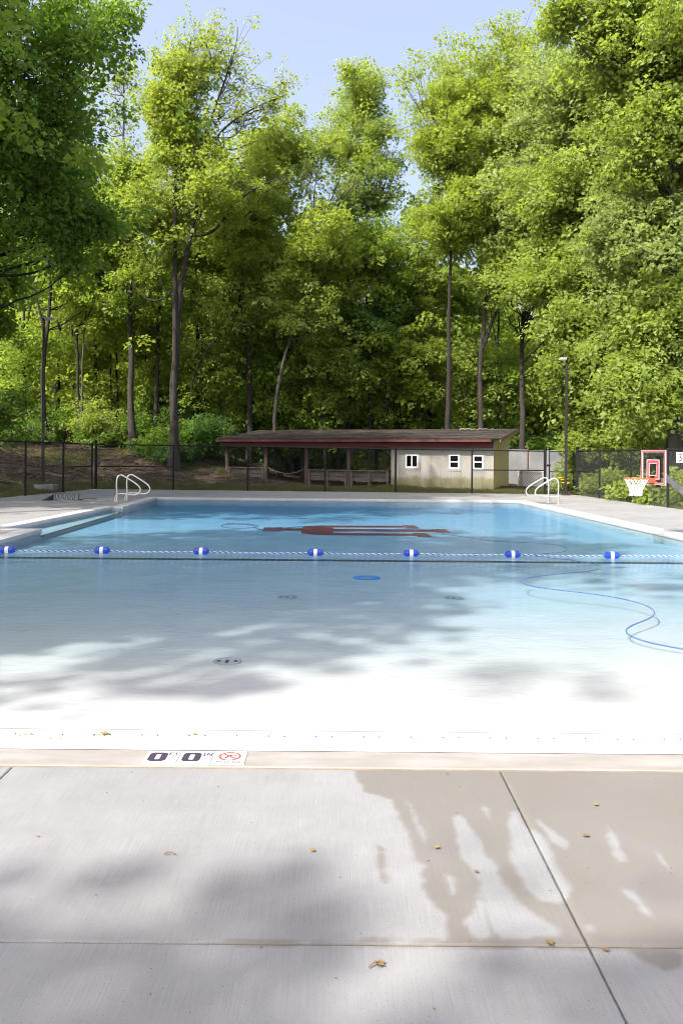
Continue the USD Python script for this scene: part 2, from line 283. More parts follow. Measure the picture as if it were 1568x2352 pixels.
UsdGeom.PrimvarsAPI(tg).CreatePrimvar('grassy', Sdf.ValueTypeNames.FloatArray, 'vertex').Set(Vt.FloatArray.FromNumpy(grassy(X.ravel(), Y.ravel()).astype(np.float32)))
tag(tg, 'brown woodland ground with leaf litter rising to a bank behind the fence', 'ground', kind='structure')

# deck slabs
deck = thing('pool_deck', 'pale grey broom finished concrete deck around the pool', 'deck', kind='structure')
part('deck_bed', extrude(DECK.buffer(-0.03).difference(POOL.buffer(0.32)).difference(sbox(-13, 3.56, 12, 4.2)), -0.16, -0.022), M['joint'], deck)
XL = np.array([-1.476 + 2.207 * k for k in range(-6, 8)])
YLs = [-5.0, -2.5, 0.0, 2.325, 3.622]
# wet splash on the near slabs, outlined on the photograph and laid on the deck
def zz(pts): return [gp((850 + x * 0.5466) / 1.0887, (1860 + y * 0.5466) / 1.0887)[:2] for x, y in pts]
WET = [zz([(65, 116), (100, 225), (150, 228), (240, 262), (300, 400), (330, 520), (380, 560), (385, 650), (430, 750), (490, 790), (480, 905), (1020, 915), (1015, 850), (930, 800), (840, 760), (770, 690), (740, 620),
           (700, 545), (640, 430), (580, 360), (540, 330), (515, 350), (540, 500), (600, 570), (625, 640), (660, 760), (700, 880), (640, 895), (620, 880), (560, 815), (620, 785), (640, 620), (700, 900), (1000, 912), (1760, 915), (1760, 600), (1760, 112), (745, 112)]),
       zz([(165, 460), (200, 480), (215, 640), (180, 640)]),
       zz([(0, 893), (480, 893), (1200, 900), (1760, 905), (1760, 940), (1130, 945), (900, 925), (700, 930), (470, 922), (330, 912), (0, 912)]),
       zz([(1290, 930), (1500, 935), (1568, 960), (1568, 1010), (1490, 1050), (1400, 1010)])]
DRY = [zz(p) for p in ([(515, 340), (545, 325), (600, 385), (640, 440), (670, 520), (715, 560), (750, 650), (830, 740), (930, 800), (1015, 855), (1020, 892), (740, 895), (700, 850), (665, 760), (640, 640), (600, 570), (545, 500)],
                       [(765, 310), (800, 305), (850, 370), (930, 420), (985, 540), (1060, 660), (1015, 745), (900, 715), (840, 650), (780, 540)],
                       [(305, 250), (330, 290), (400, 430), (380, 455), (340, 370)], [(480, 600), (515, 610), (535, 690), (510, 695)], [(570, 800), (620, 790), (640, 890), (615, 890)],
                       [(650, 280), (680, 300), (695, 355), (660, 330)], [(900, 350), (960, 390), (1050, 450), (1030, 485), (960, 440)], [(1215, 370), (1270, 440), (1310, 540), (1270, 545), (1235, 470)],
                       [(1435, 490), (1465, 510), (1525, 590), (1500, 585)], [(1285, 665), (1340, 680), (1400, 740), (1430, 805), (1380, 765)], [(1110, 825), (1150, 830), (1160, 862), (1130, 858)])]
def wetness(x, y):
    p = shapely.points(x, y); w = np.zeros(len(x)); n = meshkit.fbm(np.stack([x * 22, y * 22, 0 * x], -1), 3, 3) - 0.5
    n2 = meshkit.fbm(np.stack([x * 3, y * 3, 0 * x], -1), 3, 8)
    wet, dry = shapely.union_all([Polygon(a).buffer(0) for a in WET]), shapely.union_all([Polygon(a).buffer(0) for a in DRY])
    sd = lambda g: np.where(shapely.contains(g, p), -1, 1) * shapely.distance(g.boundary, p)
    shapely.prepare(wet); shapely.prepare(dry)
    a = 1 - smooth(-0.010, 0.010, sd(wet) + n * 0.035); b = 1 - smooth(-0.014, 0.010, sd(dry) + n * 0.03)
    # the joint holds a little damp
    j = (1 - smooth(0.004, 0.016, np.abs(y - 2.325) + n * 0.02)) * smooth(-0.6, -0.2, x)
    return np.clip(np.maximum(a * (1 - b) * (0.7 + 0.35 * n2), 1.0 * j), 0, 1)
def slab_fine(x0, x1, y0, y1):
    xs, ys = np.linspace(x0, x1, int((x1 - x0) / 0.012)), np.linspace(y0, y1, int((y1 - y0) / 0.012))
    b = 0.006; xs[1], xs[-2] = x0 + b, x1 - b; ys[1], ys[-2] = y0 + b, y1 - b
    A, B = np.meshgrid(xs, ys); Zt = np.zeros_like(A); Zt[0] = Zt[-1] = -0.005; Zt[:, 0] = Zt[:, -1] = -0.005
    edge = (meshkit.fbm(np.stack([A * 30, B * 30, 0 * A], -1), 2, 4) - 0.5); Zt += np.where(Zt < 0, edge * 0.004, 0)
    n1, n2 = A.shape; ii = np.arange(n1 * n2).reshape(n1, n2)
    f = np.stack([ii[:-1, :-1], ii[:-1, 1:], ii[1:, 1:], ii[1:, :-1]], -1).reshape(-1, 4)
    v = np.stack([A, B, Zt], -1).reshape(-1, 3)
    ring = np.r_[ii[0, :], ii[1:, -1], ii[-1, -2::-1], ii[-2:0:-1, 0]]; low = v[ring].copy(); low[:, 2] = -0.12; k = np.arange(len(ring)); kn = np.roll(k, -1)
    side = np.stack([ring[k], len(v) + k, len(v) + kn, ring[kn]], -1)
    return np.vstack([v, low]), np.vstack([f, side])
body = DECK.difference(POOL.buffer(0.30, join_style=2)).difference(sbox(-13, 3.61, 12, 4.125))
k = 0
near_rows = list(zip(YLs[:-1], YLs[1:]))
far_rows = [(4.125 + 2.447 * j, 4.125 + 2.447 * (j + 1)) for j in range(12)]
for (y0, y1) in near_rows + far_rows:
    for x0, x1 in zip(XL[:-1], XL[1:]):
        g = 0.0035
        cell = sbox(x0 + g, y0 + g, x1 - g, y1 - g)
        k += 1
        mt = M['deck'] if (k * 7) % 3 else M['deck_b']
        if y1 <= 3.7 and y0 >= -0.1 and -3.8 < x0 < 2.0:
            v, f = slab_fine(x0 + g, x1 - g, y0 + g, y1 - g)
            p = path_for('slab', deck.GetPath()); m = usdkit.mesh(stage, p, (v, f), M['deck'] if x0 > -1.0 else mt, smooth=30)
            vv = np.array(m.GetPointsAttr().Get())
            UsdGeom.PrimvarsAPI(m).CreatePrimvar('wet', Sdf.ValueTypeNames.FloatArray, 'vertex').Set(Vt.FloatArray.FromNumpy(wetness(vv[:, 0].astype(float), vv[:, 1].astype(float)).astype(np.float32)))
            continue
        c = cell.intersection(body)
        if c.area < 0.02: continue
        part('slab', extrude(c, -0.12, 0.0), mt, deck)
part('curb', cat_(bevel_box(-12, 11, 3.634, 3.836, -0.12, 0.002, 0.008)), M['curb'], deck, label='plain concrete band between the deck and the white grating')
part('sealant', bx(-12, 11, 3.6185, 3.634, -0.1, -0.002), M['sealant'], deck, label='tan joint sealant line')

# pool shell
pool = thing('swimming_pool', 'large pool with sloping white floor and zero depth near edge', 'swimming pool', kind='structure')
px, py = np.linspace(-7, 7.2, 72), np.r_[np.linspace(4.125, 9, 20), np.linspace(9.3, 26.6, 50)]
A, B = np.meshgrid(px, py); C = -depth_of(B)
ii = np.arange(A.size).reshape(A.shape); f = np.stack([ii[:-1, :-1], ii[:-1, 1:], ii[1:, 1:], ii[1:, :-1]], -1).reshape(-1, 4)
part('pool_floor', (np.stack([A, B, C], -1).reshape(-1, 3), f), M['plaster'], pool, smooth=True)
ring = POOL.buffer(0.28, join_style=2).difference(POOL).difference(sbox(-13, 3.0, 12, 4.4))
part('pool_wall', extrude(ring.buffer(-0.004, join_style=2).union(ring.intersection(POOL.buffer(0.1))), -1.2, -0.075), M['plaster'], pool)
# white coping stones along three sides
cop = POOL.buffer(0.30, join_style=2).difference(POOL.buffer(-0.02, join_style=2)).difference(sbox(-13, 3.0, 12, 4.4))
for j in range(10):
    for sx in (-9, 0.0):
        y0, y1 = 4.4 + 2.2 * j, 4.4 + 2.2 * (j + 1)
        c = cop.intersection(sbox(sx, y0 + 0.002, sx + 9, y1 - 0.002)).difference(sbox(-9, 26.127, 9, 27))
        if c.area > 0.01: part('coping_stone', extrude(c, -0.075, 0.006), M['coping'], pool)
for j in range(6):
    c = cop.intersection(sbox(-6.6 + 2.2 * j + 0.002, 26.13, -6.6 + 2.2 * (j + 1) - 0.002, 27))
    if c.area > 0.01: part('coping_stone', extrude(c, -0.075, 0.006), M['coping'], pool)
# shallow step along the left side
step = Polygon([(-5.87, 21.45), (-6.2, 21.45), (-6.42, 15.02), (-5.64, 15.02)])
part('step', extrude(step, -0.6, -0.15), M['plaster'], pool)
def strip(pts, w, z0, z1):
    return extrude(LineString(pts).buffer(w / 2, cap_style=2), z0, z1)
part('step_edge_tile', strip([(-5.66, 15.02), (-5.87, 21.4)], 0.07, -0.151, -0.144), M['black_tile'], pool)
# black line across the floor
ln = [fp(x, 1280.5 + 13.5 * x / 1568, 0.004) for x in np.linspace(-120, 1700, 40)]
v = []
for p in ln: v += [(p[0], p[1] - 0.10, -depth_of(p[1] - 0.10) + 0.004), (p[0], p[1] + 0.10, -depth_of(p[1] + 0.10) + 0.004)]
part('floor_line', (np.array(v), np.array([[2 * i, 2 * i + 2, 2 * i + 3, 2 * i + 1] for i in range(len(ln) - 1)])), M['black_tile'], pool)
# painted red emblem on the floor
def zp(pts): return [fp((600 + x * 0.3827) / 1.0887, (1290 + y * 0.3827) / 1.0887)[:2] for x, y in pts]
emb = shapely.union_all([Polygon(zp(p)).buffer(0.004) for p in (
    [(160, 76), (280, 76), (262, 101), (143, 101)], [(272, 83), (415, 83), (412, 97), (264, 97)], [(412, 70), (520, 63), (605, 65), (609, 115), (512, 126), (398, 114)],
    [(600, 64), (1066, 66), (1080, 77), (602, 76)], [(1064, 62), (1140, 63), (1174, 83), (1090, 82)], [(604, 86), (1254, 91), (1270, 105), (606, 101)], [(1252, 87), (1340, 88), (1380, 111), (1282, 110)],
    [(508, 113), (1129, 118), (1152, 131), (508, 126)], [(1127, 113), (1216, 114), (1258, 140), (1165, 138)])])
tri = extrude(emb, 0, 0.001).subdivide_to_size(0.6, max_iter=8); tri.vertices[:, 2] += -depth_of(tri.vertices[:, 1]) + 0.004
part('floor_emblem', tri, M['red_paint'], pool, label='red painted arrow emblem with three tails on the pool floor')
for (xd, yd, rx, ry) in ((128, 1216, 0.20, 0.5),):
    p = fp(xd, yd); a = np.linspace(0, 2 * np.pi, 41)[:-1]; rr = 1 + 0.25 * (rng.random(40) - 0.5)
    e = extrude(Polygon(np.c_[p[0] + rx * rr * np.cos(a), p[1] + ry * rr * np.sin(a)]), 0, 0.001); e.vertices[:, 2] += -depth_of(e.vertices[:, 1]) + 0.0035
    part('floor_stain', e, M['algae'], pool, label='faint yellow stain on the pool floor')
# drains
for (xd, yd, w, mt, lab) in ((522, 1521, 65, 'drain_grey', 'round grey drain cover nearest the shallow edge'), (660, 1373, 46, 'drain_grey', 'round grey drain cover left of centre'),
                             (1042, 1375, 46, 'drain_grey', 'round grey drain cover right of centre'), (842, 1328, 62, 'drain_blue', 'round bright blue drain ring in mid pool')):
    p = fp(xd, yd); r = w / 2 * p[1] / F
    d = thing('drain_cover', parent=pool.GetPath(), loc=(p[0], p[1], p[2])); tag(d, lab)
    if mt == 'drain_blue':
        part('ring', trimesh.creation.annulus(r_min=r * 0.5, r_max=r, height=0.016), M[mt], d); part('grille', cyl((0, 0), r * 0.49, -0.01, 0.006, 24), M['drain_grey'], d)
    else:
        part('plate', cyl((0, 0), r * 0.9, -0.01, 0.008, 32), M[mt], d); part('rim', trimesh.creation.annulus(r_min=r * 0.93, r_max=r, height=0.018), M['trim'], d)
        for kx in (-0.6, 0, 0.6):
            part('slot', bx(kx * r - 0.012, kx * r + 0.012, -0.02 - 0.3 * r * (kx == 0), 0.02, 0.008, 0.0105), M['ink'], d)
# white overflow grating at the near edge
gr = thing('overflow_grating', 'white slatted overflow grating along the near edge of the pool', 'grating', loc=(0, 0, 0))
n_s = 13
for j in range(n_s):
    y0 = 3.842 + j * (4.118 - 3.842) / n_s
    part('slat', bevel_box(-5.6, 7.0, y0, y0 + 0.0175, -0.03, 0.0, 0.003), M['grate'], gr)
part('tray', bx(-5.6, 7.0, 3.838, 4.122, -0.06, -0.031), M['grate'], gr)
for j in range(75):
    x = -3 + j * 0.08
    if (j * 37) % 11 < 7: part('slot', bx(x, x + 0.008, 3.842 + 9 * 0.02123, 3.842 + 9 * 0.02123 + 0.0174, -0.001, 0.0012), M['joint'], gr)
# edge of plaster: thin dark shadow gap between grating and floor is left open
part('edge_strip', bx(-5.6, 7.0, 4.115, 4.1245, -0.06, -0.002), M['joint'], gr)
part('edge_strip', bx(-5.6, 7.0, 3.8365, 3.8415, -0.06, 0.0005), M['joint'], gr)

# water
WL = -0.03
M['water'] = usdkit.material(stage, L + 'pool_water', {
    'g': ('geometry', {}), 'mp': ('mapping', {'scale': (1.0, 1.7, 1.0)}), 'n1': ('noise_texture', {'scale': 9.0, 'detail': 4.0, 'distortion': 0.6}), 'n2': ('noise_texture', {'scale': 1.6, 'detail': 2.0}),
    'h': ('math', {'math_type': 'multiply_add', 'value2': 2.0}), 'b': ('bump', {'strength': 0.4, 'distance': 0.016}),
    't': ('transparent_bsdf', {'color': (1, 1, 1)}), 'gl': ('glossy_bsdf', {'color': (1, 1, 1), 'roughness': 0.02}), 'f': ('layer_weight', {'blend': 0.5}), 'w': ('math', {'math_type': 'power', 'value2': 5.0}),
    'k': ('math', {'math_type': 'multiply_add', 'value2': 0.5, 'value3': 0.012}), 'm': ('mix_closure', {}), 'v': ('absorption_volume', {'color': (0.05, 0.64, 0.95), 'density': 0.52})},
    [('g.position', 'mp.vector'), ('mp.vector', 'n1.vector'), ('mp.vector', 'n2.vector'), ('n2.fac', 'h.value1'), ('n1.fac', 'h.value3'), ('h.value', 'b.height'), ('b.normal', 'gl.normal'), ('b.normal', 'f.normal'),
     ('f.facing', 'w.value1'), ('w.value', 'k.value1'), ('k.value', 'm.fac'), ('t.BSDF', 'm.closure1'), ('gl.BSDF', 'm.closure2')], surface='m.closure', volume='v.volume')
part('pool_water', extrude(POOL.buffer(0.02, join_style=2).difference(sbox(-13, 3, 12, 4.13)), -1.0, WL), M['water'], label='clear blue rippled water filling the pool', cat='water', kind='structure')

# ------------------------------------------------------------------ depth marker tiles
def text(s, h, bold=False, sx=1.0):
    m = meshkit.text_mesh(s, h, 0.0012, bold); m.apply_translation([-m.bounds[0, 0], 0, 0]); m.apply_scale([sx, 1, 1]); return m
TX, TY, TW = -0.905, 3.657, 0.158
for j, (big, small) in enumerate((('0', 'FT'), ('0', 'IN'), (None, None))):
    lab = ('white tile with dark 0 and FT, left of the depth markers', 'white tile with dark 0 and IN in the row of depth markers', 'white tile with a red no diving symbol in the curb')[j]
    t = thing('depth_marker_tile', lab, 'tile', loc=(TX + j * TW, TY, 0), group='depth marker tiles in the curb')
    part('tile_face', bevel_box(0.002, TW - 0.002, 0, 0.152, -0.02, 0.0065, 0.002), M['tile_white'], t)
    if big:
        z = text(big, 0.10, True); w0 = z.extents[0]; z.apply_scale([0.085 / w0, 1, 1]); z.apply_translation([0.018, 0.024, 0.0062])
        s = text(small, 0.036, True, 1.0); s.apply_scale([0.044 / s.extents[0], 1, 1]); s.apply_translation([0.108, 0.094, 0.0062])
        # heavier figure: an outer rounded block with the counter cut out
        o = Polygon([(0.018, 0.024), (0.103, 0.024), (0.103, 0.130), (0.018, 0.130)]).buffer(-0.024).buffer(0.024)
        i_ = Polygon([(0.049, 0.046), (0.072, 0.046), (0.072, 0.108), (0.049, 0.108)]).buffer(-0.006).buffer(0.006)
        part('lettering', cat_(extrude(o.difference(i_), 0.0062, 0.0074), s), M['ink'], t)
    else:
        c = Point(0.079, 0.090); ringp = c.buffer(0.052).difference(c.buffer(0.042))
        bar = LineString([(0.045, 0.122), (0.113, 0.058)]).buffer(0.0045, cap_style=2)
        part('prohibition_ring', extrude(ringp.union(bar), 0.0062, 0.0074), M['tile_red'], t)
        fig = shapely.union_all([LineString([(0.062, 0.075), (0.076, 0.098), (0.098, 0.108)]).buffer(0.005), LineString([(0.076, 0.098), (0.09, 0.085)]).buffer(0.003), Point(0.104, 0.103).buffer(0.006), LineString([(0.062, 0.068), (0.06, 0.082)]).buffer(0.004)])
        part('diver_symbol', extrude(fig, 0.0062, 0.0070), M['ink'], t)
        s = text('NO DIVING', 0.016, True); s.apply_scale([0.11 / s.extents[0], 1, 1]); s.apply_translation([0.026, 0.012, 0.0062]); part('lettering', s, M['ink'], t)

# ------------------------------------------------------------------ rope and floats
def rope_pt(xd): return gp(xd, 1262 + 13.0 * xd / 1568, WL)
A0, A1 = rope_pt(-170), rope_pt(1760)
A0[0], A1[0] = -5.52, 6.33
FL = [17, 234, 462, 724, 944, 1177, 1405]
fpos = [gp(x, y + 3.0, WL + 0.02) for x, y in zip(FL, (1260, 1261, 1263, 1266, 1267.5, 1270, 1272.5))]
xs = [A0[0]] + [p[0] for p in fpos] + [A1[0]]; ys = [A0[1]] + [p[1] for p in fpos] + [A1[1]]
t_ = np.linspace(A0[0], A1[0], 1500); yy = np.interp(t_, xs, ys) ; seg = np.searchsorted(xs, t_) ; zz_ = []
for a in t_:
    j = min(max(np.searchsorted(xs, a) - 1, 0), len(xs) - 2); u = (a - xs[j]) / (xs[j + 1] - xs[j]); zz_.append(WL + 0.022 - 0.016 * math.sin(math.pi * u) ** 0.5 if 0 < u < 1 else WL + 0.022)
rp = np.c_[t_, yy, zz_]
ropeth = thing('lane_rope', 'blue and white twisted rope stretched across the pool with floats', 'rope')
for s_, nm, mt in ((0, 'white_strand', 'white_float'), (1, 'blue_strand', 'blue_float')):
    ph = t_ * 2 * math.pi / 0.09 + s_ * math.pi
    off = np.c_[0 * t_, np.cos(ph) * 0.006, np.sin(ph) * 0.006]
    part(nm, tube(rp + off * 0.75, 0.005, 5), M[mt], ropeth, smooth=True)
ordn = ['leftmost', 'second from left', 'third from left', 'middle', 'third from right', 'second from right', 'rightmost']
for j, p in enumerate(fpos):
    fl = thing('rope_float', f'blue and white float on the rope, {ordn[j]} of seven', 'float', loc=p, group='floats along the lane rope', rz=0.006 * (j % 3 - 1))
    prof = lambda x0, x1, e0, e1, R=0.052: [(0.008, x0), (R - e0, x0), (R, x0 + e0), (R, x1 - e1), (R - e1, x1), (0.008, x1)]
    Rm = trimesh.transformations.rotation_matrix(math.pi / 2, [0, 1, 0])
    for a, b, e0, e1, mt, nm in ((-0.118, -0.026, 0.036, 0.002, 'blue_float', 'float_body'), (0.026, 0.118, 0.002, 0.036, 'blue_float', 'float_body'), (-0.0255, 0.0255, 0.001, 0.001, 'white_float', 'band')):
        m = trimesh.creation.revolve(np.array(prof(a, b, e0, e1)), sections=24); m.apply_transform(Rm); part(nm, m, M[mt], fl, smooth=35)
# blue hose floating in the pool
hz = [(1640, 1505), (1568, 1491), (1500, 1478), (1450, 1462), (1438, 1447), (1465, 1431), (1495, 1418), (1502, 1405), (1480, 1390), (1420, 1374), (1350, 1363), (1250, 1351), (1205, 1342), (1197, 1333), (1230, 1325), (1300, 1317), (1360, 1311), (1380, 1303), (1355, 1294), (1290, 1284), (1230, 1277),
      (1225, 1274), (1285, 1269), (1300, 1262), (1285, 1253), (1225, 1247), (1140, 1243), (1070, 1234), (1010, 1227)]
part('pool_hose', tube(spline([gp(x, y, WL - 0.016) for x, y in hz], 260), 0.0065, 6), M['hose'], smooth=True, label='long blue hose snaking through the right half of the pool', cat='hose')
hz2 = [(700, 1210), (660, 1213), (620, 1218), (590, 1214), (575, 1206), (530, 1204), (508, 1208), (540, 1213), (580, 1212), (592, 1208), (560, 1203), (520, 1203)]
part('pool_hose', tube(spline([gp(x, y, WL - 0.02) for x, y in hz2], 120), 0.0065, 6), M['hose'], smooth=True, label='short loop of blue hose beside the red emblem', cat='hose')

# ------------------------------------------------------------------ pool hand rails
def handrail(label, loc, side, gap):
    t = thing('hand_rail', label, 'hand rail', loc=loc, group='steel hand rails at the pool edge')
    prof = [(0, 0), (0.012, 0.11), (0.06, 0.195), (0.16, 0.225), (0.40, 0.215), (0.60, 0.205), (0.705, 0.245), (0.765, 0.34), (0.73, 0.445), (0.62, 0.545), (0.45, 0.655), (0.29, 0.75), (0.185, 0.79), (0.105, 0.75), (0.068, 0.64), (0.066, 0.4), (0.066, 0.0)]
    for j in (0, 1):
        pts = spline([(side * u + gap[0] * j, gap[1] * j - 0.08 * (q_ / 16.0), v) for q_, (u, v) in enumerate(prof)], 80)
        part('rail', tube(pts, 0.022, 10), M['steel'], t, smooth=True)
        for u in (0, 0.066):
            part('flange', cyl((side * u + gap[0] * j, gap[1] * j - (0.08 if u else 0)), 0.045, 0, 0.02, 16), M['steel'], t)
pl = gp(264, 1151.5); handrail('steel pool hand rail on the left deck', (pl[0], pl[1], 0.0), 1, (0.13, 0.65))
pr = gp(1285, 1157.5); handrail('steel pool hand rail on the right deck below the gate', (pr[0], pr[1], 0.0), -1, (-0.13, 0.65))

# ------------------------------------------------------------------ chain link fences
def chain(a, b, z0, z1, pitch=0.06):
    a, b = np.asarray(a[:2]), np.asarray(b[:2]); Ln = np.linalg.norm(b - a); H = z1 - z0; d = (b - a) / Ln
    nrm = np.array([-d[1], d[0]]); segs = []
    step_ = pitch * math.sqrt(2)
    for sgn, off in ((1, 0.0025), (-1, -0.0025)):
        for s in np.arange(-H, Ln, step_):
            lo, hi = max(s, 0), min(s + H, Ln)
            if hi - lo < 0.02: continue
            p = lambda q_: np.r_[a + d * q_ + nrm * off, (z0 + (q_ - s)) if sgn > 0 else (z1 - (q_ - s))]
            segs.append((p(lo), p(hi)))
    S = np.array(segs); P0, P1 = S[:, 0], S[:, 1]; D = P1 - P0; D /= np.linalg.norm(D, axis=1, keepdims=True)
    s1 = np.cross(D, np.r_[nrm, 0]); s2 = np.broadcast_to(np.r_[nrm, 0], s1.shape); r = 0.0021
    ring = [s1 * r * math.cos(q_) + s2 * r * math.sin(q_) for q_ in (0.5, 2.6, 4.7)]
    v = np.concatenate([P0 + ring[0], P0 + ring[1], P0 + ring[2], P1 + ring[0], P1 + ring[1], P1 + ring[2]]); n = len(S); i = np.arange(n)
    f = np.concatenate([np.stack([i + u * n, i + w * n, i + (w + 3) * n, i + (u + 3) * n], -1) for u, w in ((0, 1), (1, 2), (2, 0))])
    return v, f
def post(p, h, r=0.03, cap=True, z0=-0.05):
    prof = [(0, z0), (r, z0), (r, h), (r * 1.15, h), (r * 1.15, h + 0.03), (r * 0.6, h + 0.055), (0, h + 0.06)]
    m = trimesh.creation.revolve(np.array(prof), sections=12); m.apply_translation([p[0], p[1], 0]); return m
def fence(label, pts, heavy=(), h=1.80, mids=(), h1=None):
    hs = np.linspace(h, h1 or h, len(pts))
    t = thing('chain_link_fence', label, 'fence')
    for j, p in enumerate(pts):
        h = hs[j]; part('post', post(p, h + (0.12 if j in heavy else 0), 0.055 if j in heavy else 0.037), M['black_metal'], t, smooth=35)
    for j, (a, b) in enumerate(zip(pts[:-1], pts[1:])):
        h = hs[j + 1]; part('top_rail', tube([(*a, hs[j]), (*b, hs[j + 1])], 0.026, 8), M['black_metal'], t, smooth=35)
        if j in mids: part('middle_rail', tube([(*a, 0.92), (*b, 0.92)], 0.022, 8), M['black_metal'], t, smooth=35)
        part('chain_link', chain(a, b, 0.03, h), M['wire'], t, kind='stuff')
B0, B1 = np.array([-9.9, 32.2]), np.array([7.89, 31.05])
def on_back(xd):
    r = ray(xd, 1100); k_ = r[0]       # x = k*y meets the back line
    d = B1 - B0; s = (k_ * B0[1] - B0[0]) / (d[0] - k_ * d[1]); return tuple(B0 + s * d)
fence('black chain link fence along the far side of the pool deck', [on_back(x) for x in (220, 398, 569, 746.5, 908, 1083.5, 1251)], heavy=(0, 6), mids=(0, 5), h1=1.67)
fence('black chain link fence along the left side of the pool deck', [tuple(p) for p in FENCE_L[:-1]] + [(-9.98, 32.02)], mids=(4,))
fence('black chain link fence along the right side of the pool deck behind the basketball hoop', [tuple(p) for p in FENCE_R], heavy=(0,), mids=(0,), h=1.68)
g0, g1 = np.array(on_back(1259.5)) + [0.02, -0.02], np.array([8.90, 30.66])
gt = thing('fence_gate', 'black chain link gate standing shut between two heavy posts', 'gate')
for p in (g0, g1): part('upright', tube([(*p, 0.06), (*p, 1.74)], 0.021, 8), M['black_metal'], gt)
for z in (0.09, 0.88, 1.66): part('cross_rail', tube([(*g0, z), (*g1, z)], 0.02, 8), M['black_metal'], gt)
part('chain_link', chain(g0, g1, 0.09, 1.66), M['wire'], gt, kind='stuff')
for z in (0.35, 1.5): part('hinge', bx(g1[0] - 0.03, g1[0] + 0.1, g1[1] - 0.035, g1[1] + 0.035, z, z + 0.09), M['black_metal'], gt)
part('latch', bx(g0[0] - 0.1, g0[0] + 0.04, g0[1] - 0.04, g0[1] + 0.04, 1.08, 1.16), M['black_metal'], gt)
# white number sign on the right fence
sg = at(1563, 1051, 20.2)
s = thing('number_sign', 'white sign with a dark number hanging on the right fence', 'sign', loc=(sg[0] + 0.01, sg[1], sg[2]), rz=math.radians(-72))
part('panel', bevel_box(-0.17, 0.17, -0.006, 0.006, -0.135, 0.135, 0.002), M['sign_white'], s)
tx = text('3', 0.17, True); tx.apply_transform(trimesh.transformations.rotation_matrix(math.pi / 2, [1, 0, 0])); tx.apply_translation([-0.085, -0.007, -0.085]); part('numeral', tx, M['ink'], s)

# ------------------------------------------------------------------ light poles
def lightpole(label, p, h, arm):
    t = thing('light_pole', label, 'light pole', loc=p)
    part('pole', bevel_box(-0.045, 0.045, -0.045, 0.045, 0.0, h, 0.008), M['pole'], t)
    part('base_plate', bevel_box(-0.14, 0.14, -0.14, 0.14, 0, 0.03, 0.005), M['pole'], t)
    part('lamp_head', bevel_box(min(0.03 * np.sign(arm), arm), max(0.03 * np.sign(arm), arm), -0.13, 0.13, h - 0.07, h + 0.02, 0.015), M['lamp'], t)
    part('lens', bx(min(0.07 * np.sign(arm), arm * 0.92), max(0.07 * np.sign(arm), arm * 0.92), -0.1, 0.1, h - 0.078, h - 0.0705), M['lens'], t)
    return t
p = at(98, 1112, 30.0); gl_ = float(ground(p[0], p[1]))
lp = lightpole('tall dark light pole on the left behind the fence', (p[0], p[1], p[2]), 6.5 - p[2], 0.34)
part('footing', bevel_box(-0.22, 0.5, -0.3, 0.3, -0.45, -0.003, 0.02), M['wall_grey'], lp)
p = gp(1296, 1137); lightpole('tall dark light pole on the right in front of the gate', (p[0], p[1] - 0.15, 0.0), at(1300, 824, p[1])[2], -0.27)

# ------------------------------------------------------------------ basketball hoop
BC = at(1500, 1073.5, 15.0); H_ = 79 / F * 15.0; W_ = 0.70; phi = math.radians(-74)
hp = thing('basketball_hoop', 'poolside basketball hoop with clear red framed backboard and white net', 'basketball hoop', loc=(BC[0], BC[1], 0), rz=phi)
z0 = BC[2] - H_ / 2; z1 = BC[2] + H_ / 2
part('backboard', bx(-W_ / 2, W_ / 2, -0.006, 0.006, z0, z1), M['acrylic'], hp)
def frame(x0, x1, a, b, w, y0, y1):
    return cat_(extrude_xz(Polygon([(x0, a), (x1, a), (x1, b), (x0, b)]).difference(Polygon([(x0 + w, a + w), (x1 - w, a + w), (x1 - w, b - w), (x0 + w, b - w)])), y0, y1))
def extrude_xz(poly, y0, y1):
    m = extrude(poly, 0, y1 - y0); m.vertices = np.c_[m.vertices[:, 0], y0 + (y1 - y0) - m.vertices[:, 2], m.vertices[:, 1]]; return m
part('outer_border', frame(-W_ / 2 - 0.002, W_ / 2 + 0.002, z0 - 0.002, z1 + 0.002, 0.040, -0.013, 0.009), M['board_white'], hp)
part('outer_border', frame(-W_ / 2 + 0.005, W_ / 2 - 0.005, z0 + 0.005, z1 - 0.005, 0.028, -0.015, -0.0125), M['board_red'], hp)
iw, ih = 0.36, 0.37; i0 = z0 + 0.10
part('target_square', frame(-iw / 2, iw / 2, i0, i0 + ih, 0.075, -0.0105, -0.0062), M['board_white'], hp)
part('target_square', frame(-iw / 2 + 0.012, iw / 2 - 0.012, i0 + 0.012, i0 + ih - 0.012, 0.051, -0.012, -0.0102), M['board_red'], hp)
RZ = at(1456, 1099.5, 14.75)[2]; RR = 0.215; RY = -(0.16 + RR)
a = np.linspace(0, 2 * np.pi, 49)
rim = part('rim', tube(np.c_[RR * np.cos(a), RY + RR * np.sin(a), 0 * a + RZ], 0.0095, 8, cap=False), M['rim'], hp, smooth=True)
part('rim_bracket', cat_(trimesh.convex.convex_hull(np.array([(x, y, z) for x in (-0.07, 0.07) for y, z in ((-0.016, RZ + 0.012), (-0.016, RZ - 0.09), (-0.17, RZ + 0.008), (-0.17, RZ - 0.008))]))), M['rim'], hp)
part('mount_plate', bevel_box(-0.06, 0.06, -0.03, -0.0165, RZ - 0.09, RZ + 0.05, 0.004), M['black_metal'], hp)
net = []
